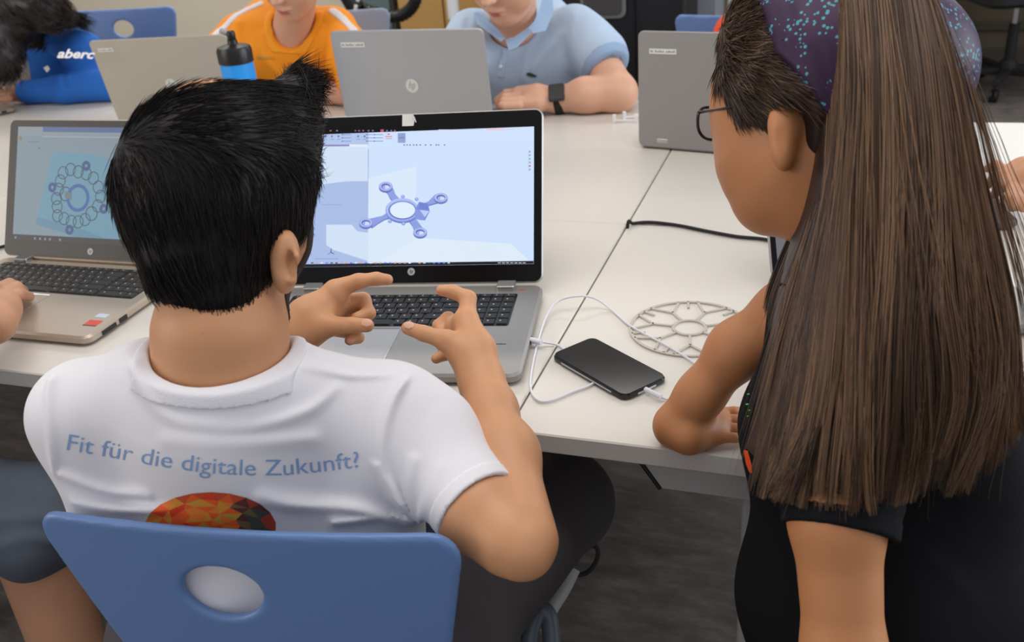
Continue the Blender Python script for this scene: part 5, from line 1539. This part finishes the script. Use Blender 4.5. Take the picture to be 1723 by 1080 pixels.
def stripe3(pts, r, name, m, f, bv, d0, parent, off=.0025, v=.004):
    hh = [on_surface(bv, x, y, d0, 0) for x, y in pts]; pp = np.array([h for h in hh if h is not None])
    reg = field([rc(a, b, r, r, .004) for a, b in zip(pp[:-1], pp[1:])])
    return clay(name, [], v, m, parent, f=inter(lambda X: f(X)-off, reg), lo=pp.min(0)-r-.01, hi=pp.max(0)+r+.01)
stripe3([(541, 8), (560, 18), (578, 32), (594, 48), (602, 62)], .013, 'shoulder_stripe', WHT, f1, bv1, 2.2, ts1)
stripe3([(438, 6), (415, 16), (390, 32), (368, 52), (352, 70)], .011, 'shoulder_stripe', WHT, f1, bv1, 2.2, ts1)
blotch('chest_emblem', [(431, 95), (436, 94), (446, 96), (463, 97), (462, 99), (445, 99), (434, 98)], mat('emblem_grey', (200, 150, 60), .5), bv1, 2.2, ts1, .003)
seated_legs(tr := [], P(470, 210, 3.05)*np.array([1, 1, 0])+np.array([0, 0, .48]), P(470, 210, 3.05)*np.array([1, 1, 0])+np.array([-.08, -.36, .52]), P(470, 210, 3.05)*np.array([1, 1, 0])+np.array([-.08, -.30, .10]))
seated_legs(tr, P(470, 210, 3.05)*np.array([1, 1, 0])+np.array([.15, 0, .48]), P(470, 210, 3.05)*np.array([1, 1, 0])+np.array([.17, -.36, .52]), P(470, 210, 3.05)*np.array([1, 1, 0])+np.array([.18, -.30, .10]))
clay('trousers', tr, .008, DARKP, bo1)

# ---- boy in polo shirt
boy2 = person('boy in light blue polo shirt with black watch typing at the far side', (*P(900, 100, 2.70)[:2], 0))
F2 = nrm(BK*.80+LFT*.50+np.array([0, 0, -.52])); A2 = head_frame(F2, .02); s2_ = 1.08
m2 = P(831, 25, 2.26); hc2 = m2-A2[1]*.098*s2_+A2[2]*.067*s2_
hp2, g2 = head_prims(hc2, A2, s2_, mouth_w=.022, chin=1.25)
gg2 = lambda x, y, z: hc2+(A2[0]*x+A2[1]*y+A2[2]*z)*s2_
hp2 += [el(gg2(.040, .035, -.055), (.032, .036, .042), A2, .02), el(gg2(-.040, .035, -.055), (.032, .036, .042), A2, .02), el(gg2(0, .035, -.108), (.040, .040, .022), A2, .02)]
nk2 = P(866, 70, 2.52)
b2 = hp2+[rc(hc2-A2[2]*.06-A2[1]*.01, nk2, .056, .062, .03), q(880, 110, 2.66, 50, 880, 210, 2.98, 60, .05)]
el2 = PZ(1040, 156, TZ+.046); wr = PZ(938, 168, TZ+.034)
b2 += [rc(P(985, 62, 2.50), el2, .050, .045, .02), rc(el2, PZ(985, 160, TZ+.046), .046, .042, .02), rc(PZ(985, 160, TZ+.046), wr, .042, .030, .02), rc(wr, PZ(905, 166, TZ+.042), .029, .030, .02), rc(PZ(903, 160, TZ+.048), PZ(874, 160, TZ+.046), .028, .023, .02), rc(PZ(903, 174, TZ+.036), PZ(874, 176, TZ+.036), .024, .020, .015)]
for k in range(4):
    b2 += [rc(PZ(873, 155+k*7, TZ+.048), PZ(852-k*2, 157+k*7, TZ+.050), .0120, .0110, .005), rc(PZ(852-k*2, 157+k*7, TZ+.050), PZ(836+k*2, 169+k*5, TZ+.030), .0110, .0090, .003)]
b2 += [rc(P(795, 66, 2.52), P(764, 116, 2.45), .046, .040, .02), rc(P(764, 116, 2.45), PZ(800, 200, TZ+.04), .040, .028, .02)]
bo2 = clay('body', b2, .0032, SKIN_B, boy2)
head_extras(hc2, A2, s2_, g2, bo2, bo2, boy2, mouth_w=.020)
hair_cap(hc2, A2, s2_, HD, bo2)
sh2 = [q(800, 70, 2.56, 48, 955, 70, 2.56, 52, .07), q(965, 52, 2.50, 44, 1012, 95, 2.42, 46, .03), q(795, 60, 2.52, 44, 768, 110, 2.45, 44, .03), q(890, 112, 2.61, 88, 885, 210, 2.95, 96, .06), q(842, 110, 2.61, 68, 845, 205, 2.92, 82, .05), q(850, 40, 2.60, 36, 915, 30, 2.60, 40, .05), q(850, 104, 2.53, 52, 905, 104, 2.54, 58, .05),
       rc(hc2-A2[2]*.06-A2[1]*.01, nk2, .060, .062, .012, 's'), q(848, 48, 2.36, 24, 858, 70, 2.44, 12, .01, 's')]
sa2 = nrm(P(1030, 150, 2.36)-P(970, 52, 2.46)); sc2_ = P(1022, 116, 2.40)
sl2 = lambda X: np.where(np.linalg.norm(X-sc2_, axis=1) < .16, (X-sc2_)@sa2, -1.)
fo2 = ridge([([P(x, y, 2.45) for x, y in ((965, 30), (962, 70), (978, 120), (1000, 140))], .007, .010), ([P(x, y, 2.45) for x, y in ((900, 60), (885, 95), (880, 130))], .005, .010), ([P(x, y, 2.45) for x, y in ((945, 60), (915, 90), (900, 110))], .005, .012), ([P(x, y, 2.45) for x, y in ((985, 135), (950, 145), (900, 160))], .006, .012), ([P(x, y, 2.45) for x, y in ((800, 20), (798, 60), (805, 90))], .006, .012), ([P(x, y, 2.45) for x, y in ((780, 30), (775, 60))], .005, .01)])
f2_ = field(sh2, 0, lambda X: fo2(X)+lumps(.003, 28, 9)(X))
f2 = lambda X: np.maximum(f2_(X), sl2(X))
lo, hi = bounds(sh2, .02); lo[2] = .5
ts2 = clay('polo_shirt', [], .005, POLO, bo2, f=f2, lo=lo, hi=hi)
clay('sleeve_rib', [], .004, mat('polo_rib', (150, 176, 206), .85), ts2, f=inter(lambda X: f2_(X)-.002, sl2, lambda X: -(X-sc2_)@sa2-.022, lambda X: np.linalg.norm(X-sc2_, axis=1)-.12), lo=sc2_-.13, hi=sc2_+.13)
bv2 = bvh_of(ts2)
# collar leaves, placket, buttons, small green emblem
def leaf(name, pts, m, bv, d0, parent, th=.004, lift=.006, fallback=None):
    """thick cloth leaf lying on the garment"""
    n_ = len(pts); cx_, cy_ = np.mean(pts, 0); T_ = []; B_ = []
    def at(x, y):
        h = on_surface(bv, x, y, d0, 0)
        return h if h is not None else P(x, y, fallback)
    for s_ in (0, .5, 1.):
        for p in pts:
            h = at(cx_+(p[0]-cx_)*s_, cy_+(p[1]-cy_)*s_); dirn = nrm(h-ORG)
            T_.append(h-dirn*lift); B_.append(h-dirn*(lift-th))
    V = T_+B_; k = len(T_); Fc = [(r_*n_+i, r_*n_+(i+1) % n_, (r_+1)*n_+(i+1) % n_, (r_+1)*n_+i) for r_ in range(2) for i in range(n_)]
    Fc += [tuple(j+k for j in f_[::-1]) for f_ in Fc]; Fc += [(2*n_+i, 2*n_+(i+1) % n_, k+2*n_+(i+1) % n_, k+2*n_+i) for i in range(n_)]
    return mesh(name, V, Fc, m, parent, world=True)
CLM = mat('polo_collar', (158, 184, 214), .85)
def plate(name, pts, m, parent, th=.004):
    T_ = [P(*p) for p in pts]; c0_ = np.mean(T_, 0); T_ = [c0_]+T_; B_ = [p+nrm(p-ORG)*th for p in T_]; n_ = len(pts); k = n_+1
    Fc = [(0, 1+i, 1+(i+1) % n_) for i in range(n_)]; Fc += [tuple(j+k for j in f_[::-1]) for f_ in Fc]; Fc += [(1+i, 1+k+i, 1+k+(i+1) % n_, 1+(i+1) % n_) for i in range(n_)]
    o = mesh(name, T_+B_, Fc, m, parent, world=True); shade(o); return o
plate('collar_leaf', [(797, 22, 2.44), (804, 20, 2.42), (822, 36, 2.37), (838, 50, 2.34), (850, 64, 2.33), (843, 70, 2.33), (824, 56, 2.35), (802, 40, 2.38)], CLM, ts2)
plate('collar_leaf', [(886, 50, 2.34), (899, 36, 2.36), (908, 14, 2.38), (914, -8, 2.42), (930, -4, 2.44), (931, 22, 2.40), (918, 52, 2.36), (898, 56, 2.34)], CLM, ts2)
plate('collar_leaf', [(850, 66, 2.34), (866, 62, 2.335), (888, 46, 2.34), (896, 54, 2.33), (870, 80, 2.33), (856, 84, 2.33)], CLM, ts2)
leaf('placket', [(846, 80), (858, 78), (852, 105), (846, 130), (836, 128), (840, 104)], POLO, bv2, 2.15, ts2, th=.003, lift=.004, fallback=2.42)
for x, y in ((851, 80), (842, 112)):
    h = on_surface(bv2, x, y, 2.15, .007)
    if h is not None: clay('button', [el(h, (.0055, .0055, .0025), np.array([RT, UP, FW]), .001)], .0015, M['white'], ts2)
leaf('chest_emblem', [(886, 123), (892, 122), (898, 125), (904, 128), (900, 130), (893, 129), (887, 127)], mat('emblem_green', (36, 70, 52), .6), bv2, 2.15, ts2, th=.002, lift=.0035, fallback=2.4)
# watch
wt = empty('wristwatch', tuple(wr), 0, 'black square smartwatch on the wrist of the boy in polo shirt', 'watch')
ax = nrm(el2-wr); n1 = nrm(np.cross(ax, [0, 0, 1.])); n2 = np.cross(n1, ax)
if n2[2] < 0: n2 = -n2
if n1@FW > 0: n1 = -n1
wc_ = wr+ax*.004
MB().tube([wc_+n1*(.033*math.cos(a_))+n2*(.033*math.sin(a_)) for a_ in np.linspace(0, 2*math.pi, 20, endpoint=False)], .0035, 6, sub=1, closed=True).obj('strap_edge', M['rubber'], wt, True, True)
clay('strap', [rc(wc_-ax*.010, wc_+ax*.010, .0365, .0365, .001), rc(wc_-ax*.03, wc_+ax*.03, .031, .031, .001, 's'), pl(wc_+ax*.011, ax, .001), pl(wc_-ax*.011, -ax, .001)], .0014, M['rubber'], wt)
nw = nrm(n1*.75+n2*.66); xw = np.cross(ax, nw); Tw = Matrix(((ax[0], xw[0], nw[0], 0), (ax[1], xw[1], nw[1], 0), (ax[2], xw[2], nw[2], 0), (0, 0, 0, 1))); Tw = Matrix.Translation(Vector(wc_+nw*.033)) @ Tw
wb_ = MB().rbox(-.020, .020, -.023, .023, 0, .010, .006, .002, T=Tw).obj('case', mat('watch_case', (70, 72, 78), .3, metal=.7), wt, True, True)
MB().rbox(-.018, .018, -.021, .021, .010, .0105, .005, .0003, T=Tw).obj('watch_glass', M['bezel'], wb_, False, True)
hb2 = P(885, 220, 3.02)*np.array([1, 1, 0])
seated_legs(tr := [], hb2+np.array([-.08, 0, .48]), hb2+np.array([-.06, -.38, .54]), hb2+np.array([.0, -.40, .10])); seated_legs(tr, hb2+np.array([.1, 0, .48]), hb2+np.array([.14, -.40, .54]), hb2+np.array([.32, -.62, .10]))
clay('trousers', tr, .008, DARKP, bo2)
tip2 = hb2+np.array([.34, -.66, .1])


# ---- child in blue hoodie
kid3 = person('child with long dark hair in blue sweatshirt at far left, arm along the table', (*P(60, 120, 2.95)[:2], 0))
F3 = nrm(BK*.55+LFT*.5+np.array([0, 0, -.9])); A3 = head_frame(F3, -.1)
hc3 = P(28, -40, 2.92); hp3, g3 = head_prims(hc3, A3, .95)
h3w = PZ(44, 156, TZ+.03)
b3 = hp3+[rc(hc3-A3[2]*.06, P(62, 30, 3.06), .045, .05, .03), q(60, 60, 3.15, 50, 60, 220, 3.3, 60, .05), rc(PZ(120, 150, TZ+.045), h3w, .034, .026, .02), rc(h3w, PZ(14, 158, TZ+.035), .026, .024, .02)]
for k in range(4): b3 += [rc(PZ(16, 151+k*5, TZ+.038), PZ(-4-k*2, 152+k*6, TZ+.036), .010, .009, .005), rc(PZ(-4-k*2, 152+k*6, TZ+.036), PZ(-24, 160+k*6, TZ+.022), .009, .0075, .003)]
bo3 = clay('body', b3, .004, SKIN_C, kid3); head_extras(hc3, A3, .95, g3, bo3, bo3, kid3)
sh3 = [q(66, 56, 3.08, 38, 98, 50, 3.06, 40, .06), q(85, 48, 3.04, 32, 138, 92, 2.97, 34, .03), q(138, 92, 2.97, 34, 184, 132, 3.0, 30, .03), rc(PZ(185, 142, TZ+.050), PZ(110, 148, TZ+.048), .048, .042, .03), rc(PZ(110, 148, TZ+.048), PZ(48, 155, TZ+.036), .042, .036, .02),
       q(92, 95, 3.12, 40, 100, 220, 3.3, 60, .04), pl(PZ(38, 156, TZ+.03), nrm(PZ(20, 158, TZ)-PZ(60, 154, TZ)), .003)]
sh3 = sh3[:-1]
fo3 = ridge([([P(x, y, 2.9) for x, y in ((50, 40), (75, 52), (110, 45), (135, 45))], .007, .012), ([P(x, y, 2.9) for x, y in ((95, 92), (92, 110), (105, 122))], -.008, .008), ([P(x, y, 2.9) for x, y in ((60, 60), (55, 90), (75, 125))], .006, .012), ([P(x, y, 2.9) for x, y in ((100, 130), (104, 150))], .006, .007), ([P(x, y, 2.9) for x, y in ((115, 128), (120, 145))], .004, .008)])
cutw = nrm(PZ(20, 158, TZ)-PZ(60, 154, TZ)); 
f3_ = field(sh3, 0, lambda X: fo3(X)+lumps(.003, 26, 13)(X))
wp = PZ(37, 156, TZ+.03)
f3 = lambda X: np.maximum(f3_(X), np.where(np.linalg.norm(X-wp, axis=1) < .1, (X-wp)@cutw, -1.))
lo, hi = bounds(sh3, .02); lo[2] = .5
ts3 = clay('sweatshirt', [], .005, BLUE, bo3, f=f3, lo=lo, hi=hi)
clay('cuff', [], .004, BLUE, ts3, f=inter(lambda X: f3_(X)-.002, lambda X: (X-wp)@cutw, lambda X: -(X-wp)@cutw-.03, lambda X: np.linalg.norm(X-wp, axis=1)-.09), lo=wp-.1, hi=wp+.1)
und = [q(40, 70, 3.12, 34, 46, 120, 3.16, 40, .04), q(46, 120, 3.16, 40, 60, 260, 3.3, 60, .04)]
clay('undershirt', und, .005, mat('cream_cotton', (206, 198, 184), .85), bo3, disp=lambda X: lumps(.003, 60, 3)(X))
bv3 = bvh_of(ts3)
text_on(bv3, 'aberc', [(80, 97), (96, 97), (130, 97.5), (165, 99)], 15, 2.3, mat('sweat_print', (240, 238, 236), .7), 'sleeve_text', ts3, 96, 160, lift=.004, bold=.03, shear=.35)
leaf('printed_fleck', [(73, 114), (80, 110), (84, 116), (79, 122)], MATS['sweat_print'], bv3, 2.3, ts3, th=.002, lift=.003, fallback=2.9)
hr3 = [q(45, 20, 2.98, 44, 60, 40, 2.98, 36, .03), el(hc3+A3[2]*.03*0+np.array([0, 0, .01]), (.098, .108, .112), A3, .03), q(30, 0, 2.80, 52, 70, 14, 2.78, 40, .05), q(50, 16, 2.86, 38, 118, 28, 2.90, 16, .03), q(10, 30, 2.80, 45, 14, 95, 2.76, 20, .04), q(2, 40, 2.8, 40, -6, 110, 2.76, 24, .03)]
ho3 = clay('hair', hr3, .005, HD, bo3, disp=lambda X: lumps(.004, 60, 6)(X))
cb, rb = combed(ho3, 5000, lambda p: RT[None]*np.clip((p-P(20, 0, 2.8))@RT*8, -1, 1)[:, None]-UP[None]*.45, .07, 8, .03, .0011, wig=.1)
strands('hair_strands', cb, rb, HD, ho3, RNG.random(len(cb)))
hb3 = P(60, 220, 3.3)*np.array([1, 1, 0]); tr = []
seated_legs(tr, hb3+np.array([-.1, 0, .48]), hb3+np.array([-.1, -.36, .54]), hb3+np.array([-.1, -.34, .1])); seated_legs(tr, hb3+np.array([.1, 0, .48]), hb3+np.array([.1, -.36, .54]), hb3+np.array([.1, -.34, .1]))
clay('trousers', tr, .008, DENIM, bo3)

# ---- child in orange-red shirt behind the girl
kid4 = person('child in orange-red shirt mostly hidden behind the girl\'s head', (*P(1290, 100, 2.75)[:2], 0))
F4 = nrm(BK*.75-LFT*.2+np.array([0, 0, -.6])); A4 = head_frame(F4); hc4 = P(1300, -38, 2.6); hp4, g4 = head_prims(hc4, A4, .95)
b4 = hp4+[rc(hc4-A4[2]*.06, P(1300, 40, 2.72), .045, .05, .03), q(1300, 70, 2.75, 50, 1300, 220, 2.85, 60, .05), rc(P(1350, 60, 2.7), P(1370, 150, 2.6), .04, .036, .02), rc(P(1370, 150, 2.6), P(1330, 175, 2.45), .034, .026, .02)]
bo4 = clay('body', b4, .004, SKIN_B, kid4); head_extras(hc4, A4, .95, g4, bo4, bo4, kid4); hair_cap(hc4, A4, .95, HY, bo4)
sh4 = [q(1250, 62, 2.72, 42, 1350, 55, 2.75, 44, .06), q(1240, 58, 2.72, 38, 1215, 130, 2.68, 38, .04), q(1300, 110, 2.75, 80, 1300, 280, 2.85, 80, .06), q(1350, 60, 2.7, 36, 1368, 120, 2.62, 36, .04)]
clay('t_shirt', sh4, .006, REDT, bo4, disp=lambda X: lumps(.005, 26, 15)(X))
hb4 = P(1300, 280, 2.85)*np.array([1, 1, 0]); tr = []
seated_legs(tr, hb4+np.array([-.1, 0, .48]), hb4+np.array([-.1, -.34, .54]), hb4+np.array([-.1, -.32, .1])); seated_legs(tr, hb4+np.array([.1, 0, .48]), hb4+np.array([.1, -.34, .54]), hb4+np.array([.1, -.32, .1]))
clay('trousers', tr, .008, DARKP, bo4)

# ---- child at the right edge: hand on the dark laptop
wr5 = PZ(1722, 292, TZ+.07)
el5 = PZ(1850, 250, TZ+.05)
kid5 = person('child at the right edge, only a hand above the dark keyboard in view', (el5[0]+.16, el5[1]-.05, 0))
c5 = np.array([el5[0]+.14, el5[1]-.05, 0])
b5_ = [rc(el5, wr5, .032, .025, .02), rc(wr5, PZ(1700, 302, TZ+.062), .024, .022, .015)]
for k, (x, y, x2, y2, x3, y3) in enumerate(((1692, 288, 1676, 278, 1660, 284), (1690, 298, 1674, 296, 1662, 312), (1696, 308, 1684, 314, 1672, 328), (1704, 316, 1700, 332, 1704, 350))):
    b5_ += [rc(PZ(x, y, TZ+.062), PZ(x2, y2, TZ+.056), .0105, .009, .006), rc(PZ(x2, y2, TZ+.056), PZ(x3, y3, TZ+.028), .009, .0075, .003)]
b5_ += [rc(PZ(1712, 300, TZ+.05), PZ(1712, 330, TZ+.05), .011, .010, .006), rc(PZ(1712, 330, TZ+.05), PZ(1722, 350, TZ+.03), .010, .008, .003)]
sd5 = np.array([c5[0], c5[1], 1.08]); hc5 = sd5+np.array([-.06, .0, .24]); A5 = head_frame((-.8, .1, -.5)); hp5, g5 = head_prims(hc5, A5, .95)
b5_ += hp5+[rc(hc5-A5[2]*.06, sd5, .045, .05, .03), rc(sd5+[-.02, -.14, -.02], sd5+[-.02, .14, -.02], .05, .05, .04), rc(sd5+[0, .0, -.1], sd5+[.05, 0, -.55], .11, .12, .05), rc(sd5+[-.02, -.14, -.03], el5, .042, .034, .02)]
bo5 = clay('body', b5_, .004, SKIN_C, kid5); head_extras(hc5, A5, .95, g5, bo5, bo5, kid5); hair_cap(hc5, A5, .95, HD, bo5)
clay('t_shirt', [rc(sd5+[-.02, -.14, -.02], sd5+[-.02, .14, -.02], .058, .058, .04), rc(sd5+[0, .0, -.1], sd5+[.05, 0, -.55], .122, .132, .05), rc(sd5+[-.02, -.14, -.03], (sd5+[-.02, -.14, -.03])*.5+el5*.5, .056, .056, .03)], .006, BLUE, bo5)
tr = []
for s in (-.09, .09): seated_legs(tr, c5+np.array([.08, s, .48]), c5+np.array([-.22, s, .54]), c5+np.array([-.2, s, .1]))
clay('trousers', tr, .008, DENIM, bo5)

# ---- child at the left edge beside the man
c6 = np.array([-1.36, .62, 0])
kid6 = person('child at the left edge in denim shorts, a hand on the left laptop', tuple(c6))
wr6 = PZ(-14, 540, TZ+.075)
el6 = np.array([-1.28, .80, .80])
b6_ = [rc(el6, wr6, .034, .028, .02), rc(wr6, PZ(5, 515, TZ+.07), .028, .026, .02), rc(wr6+[0, 0, -.005], PZ(2, 535, TZ+.055), .022, .022, .015)]
for (x, y, x2, y2, x3, y3) in (((8, 493, 28, 483, 40, 489)), ((10, 503, 30, 495, 50, 499)), ((4, 484, 16, 478, 28, 481)), ((0, 512, 8, 530, 20, 520))):
    b6_ += [rc(PZ(x, y, TZ+.062), PZ(x2, y2, TZ+.058), .011, .010, .006), rc(PZ(x2, y2, TZ+.058), PZ(x3, y3, TZ+.030), .0095, .008, .003)]
b6_ = b6_[:-2]
sd6 = np.array([-1.40, .62, 1.08]); hc6 = sd6+np.array([0, .08, .23]); A6 = head_frame((.3, .8, -.5)); hp6, g6 = head_prims(hc6, A6, .95)
b6_ += hp6+[rc(hc6-A6[2]*.06, sd6, .045, .05, .03), rc(sd6+[-.14, 0, -.02], sd6+[.12, 0, -.02], .05, .05, .04), rc(sd6+[0, 0, -.1], sd6+[0, -.04, -.55], .11, .12, .05), rc(sd6+[.12, 0, -.03], el6, .042, .034, .02)]
kn6 = P(95, 870, 1.40); kn6b = P(-60, 830, 1.5)
b6_ += [rc(P(60, 905, 1.42), P(130, 1130, 1.48), .062, .05, .02), rc(P(130, 1130, 1.48), P(150, 1300, 1.6), .048, .03, .02)]
bo6 = clay('body', b6_, .004, SKIN_D, kid6)
SKINH = SKIN_C
bo6.data.materials.clear(); bo6.data.materials.append(mat('skin_tan', (196, 144, 112), .5, var=.06, vscale=30, sss=.12)); head_extras(hc6, A6, .95, g6, bo6, bo6, kid6); hair_cap(hc6, A6, .95, HD, bo6)
clay('t_shirt', [rc(sd6+[-.14, 0, -.02], sd6+[.12, 0, -.02], .058, .058, .04), rc(sd6+[0, 0, -.1], sd6+[0, -.04, -.50], .122, .132, .05), rc(sd6+[.12, 0, -.03], (sd6+[.12, 0, -.03])*.5+el6*.5, .056, .056, .03)], .006, BLACKTEE, bo6)
sf6 = ridge([([P(x, y, 1.35) for x, y in ((0, 870), (60, 868), (140, 870))], .005, .010), ([P(x, y, 1.35) for x, y in ((10, 915), (60, 900), (110, 918))], .005, .008)])
clay('shorts', [q(-120, 850, 1.42, 95, 100, 855, 1.42, 72, .04), q(100, 855, 1.42, 70, 55, 905, 1.40, 74, .04), rc(sd6+[0, -.04, -.55], P(-120, 850, 1.42), .12, .09, .05)], .005, DENIM, bo6, disp=lambda X: sf6(X)+lumps(.003, 40, 2)(X))

# black cable loop hanging under the table beside the man's knee
lp = [P(x, y, 1.62) for x, y in ((960, 962), (975, 967), (992, 960), (1004, 942), (1006, 925), (998, 918), (986, 922), (1000, 900), (1004, 885), (990, 850), (960, 790))]
r = empty('cable_loop', lp[0], 0, 'black cable loop hanging under the table by the man\'s knee', 'cable')
MB().tube(lp, .0042, 10).obj('cord', M['rubber'], r, True, True)
MB().tube([P(1000, 905, 1.62), P(1003, 888, 1.62)], .008, 10, sub=1).obj('plug', M['rubber'], r, True, True)
